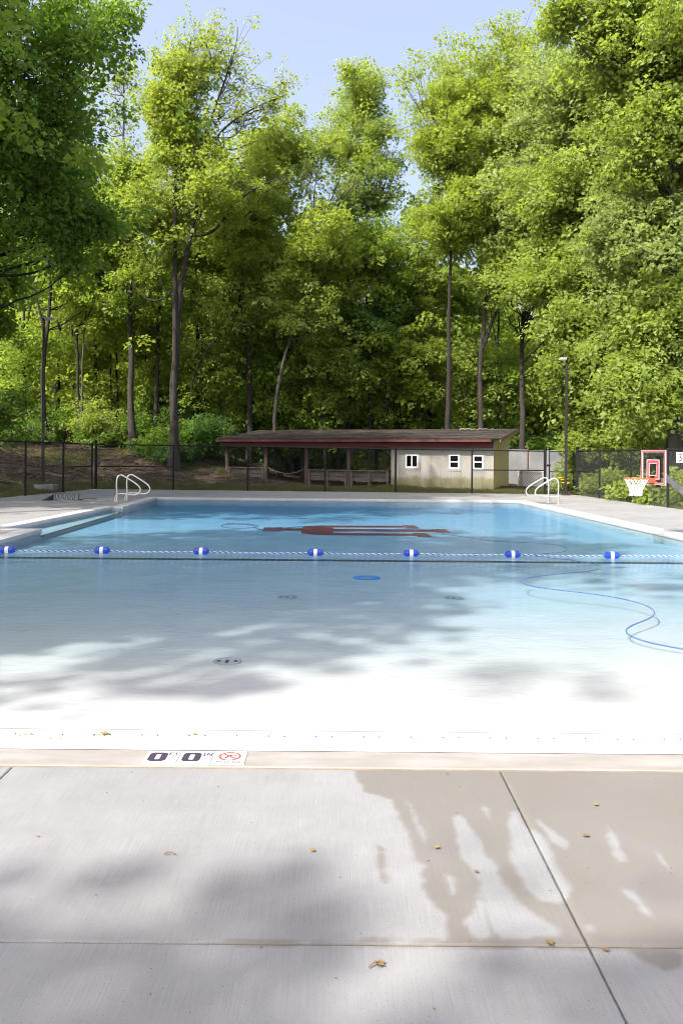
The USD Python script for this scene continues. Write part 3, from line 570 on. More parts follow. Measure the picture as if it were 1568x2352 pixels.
for k_ in range(12):
    for sg_ in (1, -1):
        pts = []
        for u in np.linspace(0, 1, 9):
            r_ = RR * (1 - 0.66 * u ** 0.8) if u < 0.7 else RR * (1 - 0.66 * 0.7 ** 0.8) * (1 - 0.06 * (u - 0.7))
            ang = k_ * math.pi / 6 + sg_ * (math.pi / 6) * (u * 3.0) * 0.6
            pts.append((r_ * math.cos(ang), RY + r_ * math.sin(ang), RZ - 0.01 - 0.31 * u))
        net.append(tube(pts, 0.0048, 4))
part('net', cat_(*net), M['net'], hp)
part('back_post', cat_(beam((0, 0.12, z0 - 0.05), (0, 0.12, z1 - 0.10), 0.07, 0.05)), M['black_metal'], hp)
part('strut', cat_(beam((-0.13, 0.02, z1 - 0.12), (0, 0.12, BC[2]), 0.03, 0.03), beam((0.13, 0.02, z1 - 0.12), (0, 0.12, BC[2]), 0.03, 0.03), bx(-0.2, 0.2, 0.015, 0.10, z0 + 0.13, z0 + 0.16)), M['black_metal'], hp)
ca, sa = math.cos(-phi), math.sin(-phi)
def hl(p): d = np.asarray(p) - np.array([BC[0], BC[1], 0]); return np.array([ca * d[0] - sa * d[1], sa * d[0] + ca * d[1], d[2]])
arm0, arm1 = at(1526, 1094, 15.1), at(1612, 1166, 15.0)
part('support_arm', beam(hl(arm0), hl(arm1), 0.075, 0.10), M['galv'], hp)
part('support_arm', beam((0, 0.12, z0 + 0.17), hl(arm0), 0.06, 0.06), M['black_metal'], hp)
bb = hl(np.array([arm1[0] + 0.45, arm1[1], 0.0]))
part('base_box', bevel_box(bb[0] - 0.32, bb[0] + 0.42, bb[1] - 0.34, bb[1] + 0.34, 0.008, arm1[2] + 0.02, 0.04), M['black_metal'], hp)

# ------------------------------------------------------------------ coil of cable on the left deck
def zc(x, y): return gp((90 + x * 0.18495) / 1.0887, (1170 + y * 0.18495) / 1.0887)
c0, c1 = zc(225, 440), zc(590, 440)
yb = c0[1]; amp = 0.21
coil = []
for u in np.linspace(0, 1, 220):
    ang = u * 2 * math.pi * 6.5; x = c0[0] + (c1[0] - c0[0]) * u ** 1.25
    coil.append((x + 0.10 * math.sin(ang) * 0.35, yb + 0.12 * math.sin(ang), 0.012 + amp * (0.5 - 0.5 * math.cos(ang)) * (1.0 - 0.12 * math.sin(u * 9))))
tail = [zc(590, 445), zc(640, 436), zc(690, 410), zc(760, 405), zc(835, 418)]
tail = [(p[0], yb + 0.25 * i, 0.012) for i, p in enumerate(tail)]
cb = thing('coiled_cable', 'loose black coiled cable lying stretched out on the left deck', 'cable')
part('coil', tube(coil, 0.0065, 5), M['cable'], cb, smooth=True)
part('loose_end', tube(spline([coil[-1]] + tail, 40), 0.009, 5), M['cable'], cb, smooth=True)
pile = []
for j in range(9):
    r_ = 0.16 - 0.008 * j; cx = c0[0] - 0.16 + 0.012 * j; a = np.linspace(0, 2 * np.pi, 33)
    pile.append(tube(np.c_[cx + r_ * np.cos(a), yb + r_ * np.sin(a) * 0.9, 0.010 + 0.008 * j + (0.5 + 0.5 * np.cos(a)) * (0.012 * j)], 0.008, 5, cap=False))
part('bundle', cat_(*pile), M['cable'], cb, smooth=True)

# ------------------------------------------------------------------ fallen leaves on the deck and grating
def leaf_shape(s, seed):
    r = np.random.default_rng(seed)
    o = [(0, -0.5), (0.18, -0.22), (0.42, -0.18), (0.28, 0.02), (0.36, 0.26), (0.12, 0.22), (0, 0.52), (-0.12, 0.22), (-0.36, 0.26), (-0.28, 0.02), (-0.42, -0.18), (-0.18, -0.22)]
    v = np.array([(x * s, y * s, 0.05 * s * r.random() + 0.18 * s * (abs(x) ** 1.3)) for x, y in o] + [(0, 0, 0.0)]); v[:, 2] += 0.004
    n = len(o); f = np.array([[i, (i + 1) % n, n] for i in range(n)]); m = trimesh.Trimesh(v, f, process=False); m.apply_transform(trimesh.transformations.rotation_matrix(r.random() * 6.28, [0, 0, 1])); return m
LV = [(1003, 1948, 0.040, 0, 'lying on damp concrete nearest the middle'), (1368, 1850, 0.036, 0, 'on the damp slab at the right'), (718, 1955, 0.035, 0, 'alone near the centre of the dry slab'), (85, 1922, 0.02, 0, 'far left on the deck'),
      (1345, 1921, 0.045, 1, 'curled on the damp slab at the right'), (1390, 2184, 0.035, 1, 'lying where two slab joints cross'), (240, 1686, 0.085, 0, 'largest of those caught on the white grating'), (447, 1687, 0.05, 0, 'on the white grating above the depth tiles'),
      (620, 1685, 0.03, 0, 'small, on the white grating right of the depth tiles'), (1026, 1778, 0.022, 1, 'beside the tan joint'), (1093, 2004, 0.03, 1, 'in the middle of the splash marks'), (872, 2217, 0.05, 1, 'on the nearest slab'), (1262, 2167, 0.045, 1, 'stuck in the cross joint'), (228, 1681, 0.03, 0, 'tiny, beside the large leaf on the grating')]
for j, (x, y, s_, b, w) in enumerate(LV):
    p = gp(x, y, 0.003)
    o = part('fallen_leaf', leaf_shape(s_ * 0.72, j + 3), M['fallen_b'] if b else M['fallen'], label=('brown' if b else 'yellow') + ' fallen leaf ' + w, cat='leaf')
    UsdGeom.Xformable(o).AddTranslateOp().Set(Gf.Vec3d(*map(float, p)))
deb = []
for j in range(70):
    x, y = rng.uniform(-1.9, 1.9), rng.uniform(1.95, 3.6); s_ = rng.uniform(0.0012, 0.0035)
    m = trimesh.creation.icosphere(0, s_); m.apply_scale([1, rng.uniform(0.5, 2.2), 0.5]); m.apply_transform(trimesh.transformations.rotation_matrix(rng.random() * 6, [0, 0, 1])); m.apply_translation([x, y, 0.002]); deb.append(m)
part('leaf_debris', cat_(*deb), M['fallen_b'], label='tiny specks of plant debris scattered over the near concrete', cat='debris', kind='stuff')
tw = []
for (x, y, a, l_) in ((60, 1690, 0.3, 0.08), (125, 1698, 0.2, 0.07), (225, 1690, 0.4, 0.05), (865, 2216, 0.5, 0.05), (510, 1687, 1.4, 0.03), (390, 1962, 0.05, 0.04)):
    p = gp(x, y, 0.006); d = np.array([math.cos(a), math.sin(a), 0]) * l_ / 2
    tw.append(tube(spline([p - d, p + [0, 0.006, 0.004], p + d], 8), 0.0022, 4))
for j, m in enumerate(tw):
    part('fallen_twig', m, M['fallen_b'], label='thin brown twig ' + ('at the far left of the white grating', 'second from left on the white grating', 'beside the large leaf on the grating', 'on the nearest slab', 'standing out on the grating above the tiles', 'on the dry slab in the left half')[j], cat='twig')

# ------------------------------------------------------------------ open pavilion and shed under one roof
TH = math.radians(-22)
SC = np.array([6.27, 33.0])                                   # front right corner
ux, uy = np.array([math.cos(TH), math.sin(TH)]), np.array([-math.sin(TH), math.cos(TH)])
def front_u(xd):                                              # distance along the front, 0 at the right corner, negative to the left
    k_ = ray(xd, 1060)[0]; return (k_ * SC[1] - SC[0]) / (ux[0] - k_ * ux[1])
def front_z(u, yd, xd):
    P = SC + ux * u; return EYE + P[1] * ray(xd, yd)[2]
sh = thing('pool_pavilion', 'low pavilion with open bays and a grey shed under one brown roof', 'pavilion', loc=(SC[0], SC[1], 0.0), rz=TH)
UL, US, DP = front_u(514), front_u(897.6), 3.5                # left end, start of the closed part, depth
ROOF0, ROOF1 = 2.16, 2.71
ov, ovs = 0.45, 0.35
def roofz(y): return ROOF0 + (ROOF1 - ROOF0) * (y + ov) / (DP + ov + 0.4)
# shed walls: boards side by side
def wall_boards(u0, u1, zb, zt, y, mt, w=0.4, axis='x'):
    n = max(1, int(round((u1 - u0) / w)))
    for i in range(n):
        a, b = u0 + (u1 - u0) * i / n + 0.003, u0 + (u1 - u0) * (i + 1) / n - 0.003
        if axis == 'x': yield bx(a, b, y, y + 0.03, zb, zt)
        else:
            za, zb2 = roofz(a) - 0.05, roofz(b) - 0.05
            yield trimesh.convex.convex_hull(np.array([(y - t, p_, z) for t in (0, 0.03) for p_, z in ((a, zb), (b, zb), (a, za), (b, zb2))]))
wins = [((931, 960), (1043.4, 1074.3), 'v'), ((1030.8, 1054.4), (1044, 1076.7), 'h'), ((1085.5, 1109.5), (1045, 1077.7), 'h')]
holes = []
for (xa, xb), (ya, yb_), kd in wins:
    ua, ub = front_u(xa), front_u(xb); um = (ua + ub) / 2; xm = (xa + xb) / 2
    holes.append((ua, ub, front_z(um, yb_, xm), front_z(um, ya, xm), kd))
n = 10
for i in range(n):
    a, b = US + (0 - US) * i / n + 0.0025, US + (0 - US) * (i + 1) / n - 0.0025
    poly = Polygon([(a, -0.05), (b, -0.05), (b, ROOF0 - 0.05), (a, ROOF0 - 0.05)])
    for (ua, ub, za, zb, kd) in holes: poly = poly.difference(sbox(ua, za, ub, zb))
    part('wall_panel', extrude_xz(poly, 0.0, 0.03), M['shed_grey'], sh)
for m in wall_boards(0.034, DP, -0.05, 2.0, 0.0, None, 0.38, 'y'): part('end_panel', m, M['shed_yellow'], sh)
part('corner_board', bx(-0.03, 0.012, -0.012, 0.03, -0.05, ROOF0 - 0.06), M['shed_grey'], sh)
part('back_wall', bx(US, -0.04, DP - 0.03, DP, -0.05, roofz(DP) - 0.06), M['shed_grey'], sh)
part('partition_wall', bx(US, US + 0.04, 0.04, DP - 0.04, -0.05, 2.1), M['shed_grey'], sh)
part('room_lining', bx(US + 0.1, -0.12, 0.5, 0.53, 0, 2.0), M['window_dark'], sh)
for (ua, ub, za, zb, kd) in holes:
    w = thing('window', parent=sh.GetPath(), loc=(0, 0, 0))
    fr = 0.055
    part('frame', extrude_xz(sbox(ua, za, ub, zb).difference(sbox(ua + fr, za + fr, ub - fr, zb - fr)), -0.02, 0.035), M['white_frame'], w)
    if kd == 'v': part('mullion', bx((ua + ub) / 2 - 0.02, (ua + ub) / 2 + 0.02, -0.012, 0.03, za + fr, zb - fr), M['white_frame'], w)
    else: part('mullion', bx(ua + fr, ub - fr, -0.012, 0.03, (za + zb) / 2 - 0.025, (za + zb) / 2 + 0.025), M['white_frame'], w)
    if kd == 'v':
        ps = [(ua + fr, (ua + ub) / 2 - 0.02, za + fr, zb - fr), ((ua + ub) / 2 + 0.02, ub - fr, za + fr, zb - fr)]
    else:
        zm = (za + zb) / 2; ps = [(ua + fr, ub - fr, za + fr, zm - 0.025), (ua + fr, ub - fr, zm + 0.025, zb - fr)]
    for (a, b, c, d) in ps: part('pane', bx(a, b, 0.008, 0.012, c, d), M['glass'], w)
    tr = 0.10
    part('trim', extrude_xz(sbox(ua - tr * 0.6, za - tr, ub + tr, zb + tr * 0.5).difference(sbox(ua, za, ub, zb)), -0.018, -0.002), M['trim'], w)
# roof: deck, fascia, shingle courses
def roof_pt(u, y, dz=0): return (u, y, roofz(y) + dz)
u0, u1 = UL - 0.12, ovs
part('roof_deck', trimesh.convex.convex_hull(np.array([roof_pt(u, y, dz) for u in (u0, u1) for y in (-ov, DP + 0.4) for dz in (-0.04, 0.0)])), M['wood'], sh)
part('fascia', bx(u0 + 0.001, u1 - 0.35, -ov - 0.03, -ov - 0.001, ROOF0 - 0.12, ROOF0 + 0.0), M['fascia'], sh)
part('barge_board', trimesh.convex.convex_hull(np.array([(u1 + t, y, roofz(y) + dz) for t in (0.001, 0.03) for y in (-ov - 0.03, DP + 0.4) for dz in (-0.12, 0.0)])), mat('ochre_board', (0.24, 0.13, 0.04), (0.3, 0.17, 0.06), 4, 4, 0.7), sh)
part('barge_board', trimesh.convex.convex_hull(np.array([(u0 - t, y, roofz(y) + dz) for t in (0.001, 0.03) for y in (-ov - 0.03, DP + 0.4) for dz in (-0.12, 0.0)])), M['fascia'], sh)
part('front_beam', bx(UL, -0.02, -0.22, -0.003, ROOF0 - 0.36, ROOF0 - 0.07), M['beam_red'], sh)
rows = 18; cols = 15; kk = 0
for r_ in range(rows):
    y0, y1 = -ov - 0.05 + (DP + 0.45 + ov) * r_ / rows, -ov - 0.05 + (DP + 0.45 + ov) * (r_ + 1) / rows + 0.03
    for c_ in range(cols):
        a, b = u0 - 0.03 + (u1 - u0 + 0.06) * (c_ + 0.5 * (r_ % 2)) / cols, u0 - 0.03 + (u1 - u0 + 0.06) * (c_ + 1 + 0.5 * (r_ % 2)) / cols
        a, b = max(a, u0 - 0.03), min(b, u1 + 0.05)
        if r_ % 2 and c_ == 0: a = u0 - 0.03
        if b - a < 0.05: continue
        dz = rng.uniform(0.012, 0.02)
        v = [(u, y, roofz(y) + z) for u in (a + 0.003, b - 0.003) for y, z in ((y0, dz), (y0, dz + 0.014), (y1, 0.004), (y1, 0.012))]
        part('shingle', trimesh.convex.convex_hull(np.array(v)), M['shingle'][int(rng.integers(0, 4))], sh)
# posts, braces, benches of the open bays
PX = [front_u(x) for x in (519, 656, 764.5, 870)]
pxs = [front_u((540 + x * 0.2934) / 1.0887) for x in (88, 420, 766, 1127)]
gz = lambda u, y=0: float(ground(*(SC + ux * u + uy * y)))
for u in pxs:
    part('post', bevel_box(u - 0.075, u + 0.075, 0.01, 0.16, gz(u) - 0.1, ROOF0 - 0.06, 0.01), M['wood'], sh)
for u in [front_u((540 + x * 0.2934) / 1.0887) - 0.9 for x in (300, 620, 955, 1310)]:
    part('post', bevel_box(u - 0.075, u + 0.075, DP - 0.16, DP - 0.01, gz(u, DP) - 0.1, roofz(DP) - 0.06, 0.01), M['wood'], sh)
part('back_beam', bx(UL, US, DP - 0.15, DP - 0.02, roofz(DP) - 0.25, roofz(DP) - 0.07), M['wood'], sh)
for u, s_ in ((pxs[0], 1), (pxs[1], -1), (pxs[3], 1), (US, -1)):
    part('brace', beam((u, 0.08, ROOF0 - 0.72), (u + s_ * 0.36, 0.08, ROOF0 - 0.28), 0.09, 0.09), M['wood'], sh)
for i in range(9):
    u = UL + 0.3 + (US - UL) * i / 9
    part('rafter', trimesh.convex.convex_hull(np.array([(u + t, y, roofz(y) + dz) for t in (0, 0.05) for y in (-0.3, DP + 0.2) for dz in (-0.16, -0.042)])), M['wood'], sh)
for (ua, ub, nd, w) in ((pxs[0], pxs[1], 2, 'left bay'), (pxs[2], pxs[3], 2, 'middle bay'), (pxs[3], US - 0.02, 2, 'bay beside the grey shed')):
    b_ = thing('bench_rail', f'weathered wooden bench with slatted back in the {w} of the pavilion', 'bench', loc=(SC[0], SC[1], 0), rz=TH, group='wooden benches in the pavilion')
    g_ = gz((ua + ub) / 2)
    a, c = ua + 0.08, ub - 0.08
    top = front_z(ua, 1108 if ua > pxs[1] else 1104, 700) ; base = 0.02
    T = 0.80 if ua > pxs[1] else 0.86
    part('cap_board', bevel_box(a, c, -0.02, 0.13, T - 0.05, T, 0.006), M['bench_wood'], b_)
    part('back_board', bevel_box(a, c, 0.06, 0.09, T - 0.28, T - 0.07, 0.006), M['bench_wood'], b_)
    part('back_board', bevel_box(a, c, 0.062, 0.092, T - 0.48, T - 0.30, 0.006), M['bench_wood'], b_)
    part('seat_board', bevel_box(a, c, 0.10, 0.45, T - 0.45, T - 0.405, 0.006), M['bench_wood'], b_)
    for i in range(nd + 1):
        u = a + 0.06 + (c - a - 0.12) * i / nd
        part('support', bevel_box(u - 0.05, u + 0.05, 0.0, 0.059, gz(u) - 0.05, T - 0.051, 0.006), M['bench_wood'], b_)
        part('leg', bevel_box(u - 0.04, u + 0.04, 0.33, 0.42, gz(u, 0.4) - 0.05, T - 0.451, 0.006), M['bench_wood'], b_)
cp = [SC + ux * (pxs[1] + 0.07) + uy * 0.1, SC + ux * (pxs[2] - 0.07) + uy * 0.1]
rp_ = [np.r_[cp[0] + (cp[1] - cp[0]) * u, 0.86 - 0.26 * 4 * u * (1 - u) * (1 + 0.3 * (u - 0.5))] for u in np.linspace(0, 1, 20)]
part('barrier_rope', tube(rp_, 0.012, 5), M['dead_wood'], label='thin slack rope hung across the open bay of the pavilion', cat='rope')
# fallen branch on the roof
for (xd0, yd0, xd1, yd1, r_, w) in ((1028, 984, 1062, 992, 0.035, 'larger'), (1080, 989, 1098, 990, 0.02, 'smaller')):
    u = front_u((xd0 + xd1) / 2) - 0.2; y = DP - 0.4
    pts = [SC + ux * (u + t) + uy * (y + 0.1 * math.sin(t * 5)) for t in np.linspace(-0.35, 0.4, 8)]
    part('fallen_branch', tube([np.r_[p, roofz(y) + 0.045 + 0.06 * abs(math.sin(i * 1.3))] for i, p in enumerate(pts)], np.linspace(r_, r_ * 0.4, 8), 6), M['dead_wood'], smooth=True, label=f'{w} grey fallen branch lying on the shed roof', cat='branch')
# concrete walls and block behind the shed
cw = thing('concrete_wall', 'grey concrete retaining wall behind the gate right of the shed', 'wall')
wx = [at(x, 1040, 39.5)[0] for x in (1150, 1213, 1290, 1330)]
for a, b in zip(wx[:-1], wx[1:]): part('panel', bevel_box(a + 0.006, b - 0.006, 39.4, 39.6, -0.1, 1.78 + 0.04 * rng.random(), 0.015), M['wall_grey'], cw)
bp0, bp1 = at(1196, 1100, 37.8)[0], at(1247, 1100, 37.8)[0]
bk = thing('concrete_block', 'pale squat concrete block in front of the grey wall', 'block')
part('body', bevel_box(bp0, bp1, 37.5, 38.5, -0.1, 0.70, 0.02), M['block'], bk); part('cap', bevel_box(bp0 - 0.02, bp1 + 0.02, 37.48, 38.52, 0.701, 0.80, 0.02), M['block'], bk)
rx_ = at(1212.5, 1060, 37.9)[0]
part('rusty_pipe', tube([(rx_, 38.0, 0.80), (rx_ + 0.01, 38.0, 1.95)], 0.03, 8), M['rust'], smooth=True, label='rusty upright pipe standing on the concrete block', cat='pipe')
# brown pillar at the far left
pb = at(32, 985, 43.0); zb_ = float(ground(pb[0], pb[1]))
pi_ = thing('wooden_pillar', 'square brown pillar with tan cap among the trees at far left', 'pillar', loc=(pb[0], pb[1], zb_))
hh = at(32, 964, 43.0)[2] - zb_
part('shaft', bevel_box(-0.24, 0.24, -0.24, 0.24, -0.2, hh - 0.13, 0.02), M['brown_wall'], pi_); part('cap', bevel_box(-0.25, 0.25, -0.25, 0.25, hh - 0.129, hh, 0.02), M['tan'], pi_)

# ------------------------------------------------------------------ trees
def leaf_cluster(seed, n=56, R=0.57, flat=0.34, size=0.118, droop=0.25, upright=False):
    """a spray of separate folded leaves, two triangles each, plus nothing else"""
    r = np.random.default_rng(seed)
    ang = r.random(n) * 2 * np.pi; rad = R * np.sqrt(r.random(n)); c = np.c_[rad * np.cos(ang), rad * np.sin(ang), (r.random(n) - 0.5) * 2 * R * flat - droop * rad ** 2 / R]
    if upright: c[:, 2] = (r.random(n) - 0.3) * R * 1.6; c[:, :2] *= 0.45
    heading = np.c_[np.cos(ang), np.sin(ang), -0.25 + 0.5 * (r.random(n) - 0.6)] + (r.random((n, 3)) - 0.5) * 1.3
    heading /= np.linalg.norm(heading, axis=1, keepdims=True)
    up = np.c_[np.zeros((n, 2)), np.ones(n)] + (r.random((n, 3)) - 0.5) * 1.5
    side = np.cross(heading, up); side /= np.linalg.norm(side, axis=1, keepdims=True); nrm = np.cross(side, heading)
    s = size * np.clip(np.exp(0.36 * r.normal(size=n)), 0.45, 2.0)[:, None]
    a = c - heading * s * 0.5; b = c + heading * s * 0.55 - nrm * s * 0.12
    l_ = c + side * s * 0.46 + nrm * s * 0.16; r_ = c - side * s * 0.46 + nrm * s * 0.16
    v = np.stack([a, l_, b, r_], 1).reshape(-1, 3); i = np.arange(n)[:, None] * 4
    f = np.concatenate([i + [0, 2, 1], i + [0, 3, 2]], 0)
    return v, f
PROTO = {'broad': [leaf_cluster(100 + k) for k in range(4)],
         'fine': [leaf_cluster(200 + k, 60, 0.5, 0.4, 0.10, 0.1) for k in range(4)],
         'sparse': [leaf_cluster(300 + k, 16, 0.45, 0.6, 0.10, 0.0, True) for k in range(4)],
         'big': [leaf_cluster(400 + k, 40, 0.75, 0.32, 0.2, 0.3) for k in range(4)]}
def crown_instancer(parent, pts, style, lm, scale, r, name='crown'):
    p = path_for(name, parent.GetPath() if not isinstance(parent, str) else parent)
    pi = UsdGeom.PointInstancer.Define(stage, p); rel = pi.CreatePrototypesRel()
    for k, pr in enumerate(PROTO[style]):
        m = usdkit.mesh(stage, f'{p}/spray_{k}', pr, LF[lm]); rel.AddTarget(m.GetPath())
    n = len(pts)
    pi.CreateProtoIndicesAttr(Vt.IntArray.FromNumpy(r.integers(0, 4, n).astype(np.int32)))
    pi.CreatePositionsAttr(Vt.Vec3fArray.FromNumpy(pts.astype(np.float32)))
    th = r.random(n) * 2 * np.pi; tl = (r.random((n, 2)) - 0.5) * 1.5
    q = np.c_[np.cos(th / 2), tl[:, 0] * 0.5, tl[:, 1] * 0.5, np.sin(th / 2)]; q /= np.linalg.norm(q, axis=1, keepdims=True)
    pi.CreateOrientationsAttr(Vt.QuathArray([Gf.Quath(float(a), float(b), float(c), float(d)) for a, b, c, d in q]))
    sc = scale * (0.7 + 0.6 * r.random(n)); pi.CreateScalesAttr(Vt.Vec3fArray.FromNumpy(np.repeat(sc[:, None], 3, 1).astype(np.float32)))
    return pi.GetPrim()
def tree(label, trunk, r0, crowns, bark=1, group=None, name='tree', seed=0, cat='tree', extra=(), twig=0.35, dens=1.15):
    """trunk: points from the ground up; crowns: (centre, radii, sprays, style, leaf colour, scale); extra: further stems"""
    r = np.random.default_rng(1000 + seed)
    trunk = np.asarray(trunk, float); base = trunk[0].copy()
    t = thing(name, label, cat, loc=base, group=group)
    P = spline(trunk, 26) - base
    wob = np.cumsum((r.random((26, 3)) - 0.5) * [0.10, 0.10, 0], axis=0); wob -= np.linspace(0, 1, 26)[:, None] * wob[-1]; P = P + wob * min(1, r0 * 4)
    Lr = np.linspace(0, 1, 26); r0 = r0 * 0.74; rad = r0 * (1 - 0.8 * Lr ** 0.9); rad[:3] *= np.array([1.55, 1.22, 1.06]); P[0, 2] -= 0.3
    part('trunk', tube(P, rad, 9), M['bark'][bark], t, smooth=60)
    stems = [(P, rad)]
    for e in extra:
        E = spline(np.asarray(e[0], float), 18) - base; er = 0.75 * e[1] * (1 - 0.75 * np.linspace(0, 1, 18)); part('stem', tube(E, er, 8), M['bark'][bark], t, smooth=60); stems.append((E, er))
    limbs = []
    for (c, R, n, style, lm, sc) in crowns:
        c = np.asarray(c, float) - base; R = np.asarray(R, float)
        n = int(n * dens * 0.88); nl = int(np.clip(n / 13, 3, 90)); pts = []
        k = 0
        while k < nl:
            u = r.normal(size=3); u /= np.linalg.norm(u); u *= r.random() ** 0.40 * r.uniform(0.9, 1.12)
            lc = c + u * R * 0.86; lr = R.mean() * r.uniform(0.20, 0.34) * (1.0 if nl > 6 else 1.3)
            lrv = np.array([lr * 1.1, lr * 1.1, lr * 0.85])
            m_ = max(3, int(n / nl * r.uniform(0.6, 1.4)))
            d = r.normal(size=(m_, 3)) * 0.72; stray = r.random(m_) < 0.3; d[stray] *= 1.9
            cl = lc + d * lrv; pts.append(cl)
            # limb from the nearest suitable stem
            S, sr_ = min(stems, key=lambda q_: np.linalg.norm(q_[0] - lc, axis=1).min() * r.uniform(0.8, 1.25))
            hz_ = np.linalg.norm(S[:, :2] - lc[:2], axis=1); want = lc[2] - 0.55 * hz_.min() - 0.4
            j = int(np.argmin(np.abs(S[:, 2] - want) + 0.2 * hz_)); j = min(max(j, 5), len(S) - 2)
            a = S[j]; mid = a + (lc - a) * 0.5 + np.array([0, 0, -0.10 * np.linalg.norm(lc - a)]) + r.normal(size=3) * 0.12
            q_ = spline([a, mid, lc], 10) + r.normal(size=(10, 3)) * 0.035; q_[0] = a
            lr0 = min(sr_[j] * 0.75, 0.012 + 0.010 * np.linalg.norm(lc - a)); limb_ = [tube(q_, np.linspace(lr0, 0.010, 10), 5, cap=False)]
            for cc in cl[r.random(m_) < twig]:
                s0 = q_[int(r.integers(5, 10))]; limb_.append(tube(np.array([s0, (s0 + cc) / 2 + r.normal(size=3) * 0.06, cc]), np.array([0.014, 0.010, 0.005]), 3, cap=False))
            limbs.append((lr0, cat_(*limb_))); k += 1
        crown_instancer(t, np.vstack(pts), style, lm, sc, r)
    limbs.sort(key=lambda q_: -q_[0])
    for _, m in limbs[:6]: part('limb', m, M['bark'][bark], t, smooth=True)
    if limbs[6:]: part('branches', cat_(*[m for _, m in limbs[6:]]), M['bark'][bark], t, smooth=True, kind='stuff')
    return t
def D(xd, yd, Yd): return at(xd, yd, Yd)
def trunk_d(pts, Yd, slope=0.0):
    """a trunk drawn on the photograph, its foot set on the ground at that distance"""
    out = []
    for i, (x, y) in enumerate(pts):
        p = at(x, y, Yd + slope * i); out.append(p)
    out[0][2] = float(ground(out[0][0], out[0][1]))
    return out
def crn(xd, yd, Yd, rx, ry, n, style, lm, sc=1.0, rd=None):
    k_ = Yd / F; return (at(xd, yd, Yd), ((rx * k_), (rd if rd else rx * k_ * 0.9), ry * k_), n, style, lm, sc)

T = []
tree('big dark leafed tree overhanging the left deck', trunk_d([(-75, 1060), (-50, 780), (-10, 420), (30, 120)], 27.5), 0.34,
     [crn(40, 130, 26, 235, 190, 400, 'fine', 'dark', 1.2), crn(20, 420, 27, 215, 200, 380, 'fine', 'dark', 1.25), crn(-5, 690, 31, 75, 110, 150, 'fine', 'dark', 1.2), crn(215, 60, 26, 90, 110, 110, 'fine', 'dark', 1.1),
      crn(-10, 930, 31.5, 60, 70, 70, 'fine', 'shade', 1.0), crn(170, 470, 28, 110, 150, 200, 'fine', 'dark', 1.2), crn(5, -110, 26, 300, 110, 260, 'fine', 'dark', 1.2)], bark=3, seed=1, dens=0.85)
tree('dark forked tree just behind the left light pole', trunk_d([(113, 1005), (107, 800), (117, 650), (98, 520), (90, 430)], 40), 0.19,
     [crn(110, 420, 40, 110, 170, 220, 'broad', 'mid', 1.0), crn(150, 640, 41, 100, 110, 150, 'broad', 'mid', 1.0)], bark=3, seed=2, extra=[([D(107, 780, 40), D(80, 660, 40), D(62, 540, 40)], 0.10)])
tree('slim straight tree left of the tall bare trunk', trunk_d([(178, 985), (177, 800), (172, 600), (178, 420)], 42), 0.13, [crn(185, 430, 42, 70, 150, 150, 'broad', 'mid', 1.0), crn(200, 700, 42, 90, 90, 100, 'broad', 'yellow', 1.0)], bark=3, seed=3)
tree('slim leaning pale tree behind the left fence', trunk_d([(200, 990), (190, 850), (200, 700), (193, 520)], 41), 0.10, [crn(215, 560, 41, 70, 110, 100, 'broad', 'mid', 0.9)], bark=2, seed=4)
tree('tall straight trunk with a thin crown left of the centre', trunk_d([(306, 945), (298, 750), (293, 520), (287, 330), (284, 190)], 40), 0.24,
     [crn(285, 260, 40, 52, 130, 90, 'sparse', 'pale', 1.1), crn(250, 480, 40, 105, 130, 190, 'broad', 'mid', 1.0), crn(320, 640, 40, 90, 100, 120, 'broad', 'mid', 1.0), crn(235, 200, 41, 55, 110, 70, 'sparse', 'pale', 1.1), crn(300, 420, 40, 70, 80, 90, 'broad', 'fresh', 1.0)], bark=1, seed=5)
tree('tall twin stemmed tree with a bright yellow crown and bare upper twigs', trunk_d([(402, 990), (407, 800), (424, 640), (446, 520), (462, 420), (478, 330)], 37), 0.30,
     [crn(402, 215, 37, 62, 120, 300, 'fine', 'yellow', 1.0), crn(420, 330, 37, 95, 90, 240, 'fine', 'yellow', 1.0), crn(530, 180, 37, 125, 130, 190, 'sparse', 'yellow', 1.1), crn(460, 90, 37, 60, 80, 60, 'sparse', 'yellow', 1.0),
      crn(620, 240, 37, 75, 70, 70, 'sparse', 'yellow', 1.0), crn(480, 440, 37, 120, 85, 180, 'fine', 'yellow', 1.0), crn(370, 500, 37, 80, 90, 130, 'broad', 'fresh', 1.0)], bark=1, seed=6, twig=0.9,
     extra=[([D(398, 970, 37), D(402, 700, 37), D(402, 450, 37), D(410, 260, 37), D(440, 90, 37)], 0.19), ([D(446, 540, 37), D(500, 520, 37), D(530, 480, 37), D(575, 440, 37), D(640, 410, 37)], 0.11),
            ([D(465, 400, 37), D(520, 290, 37), D(600, 240, 37), D(660, 215, 37)], 0.10), ([D(470, 380, 37), D(500, 230, 37), D(540, 110, 37), D(545, 60, 37)], 0.09), ([D(430, 620, 37), D(350, 690, 37), D(300, 640, 37)], 0.06)])
tree('dark trunk with a bright rounded crown left of the pavilion', trunk_d([(574, 950), (562, 740), (530, 520), (518, 380), (512, 300)], 42), 0.22,
     [crn(560, 430, 42, 150, 110, 330, 'broad', 'yellow', 1.0), crn(630, 330, 42, 100, 70, 190, 'broad', 'fresh', 1.0), crn(500, 560, 42, 120, 90, 200, 'broad', 'fresh', 1.0), crn(600, 590, 42, 110, 90, 190, 'broad', 'yellow', 1.0)], bark=3, seed=7,
     extra=[([D(440, 900, 41), D(480, 800, 41), D(530, 740, 41), D(560, 650, 41)], 0.07)])
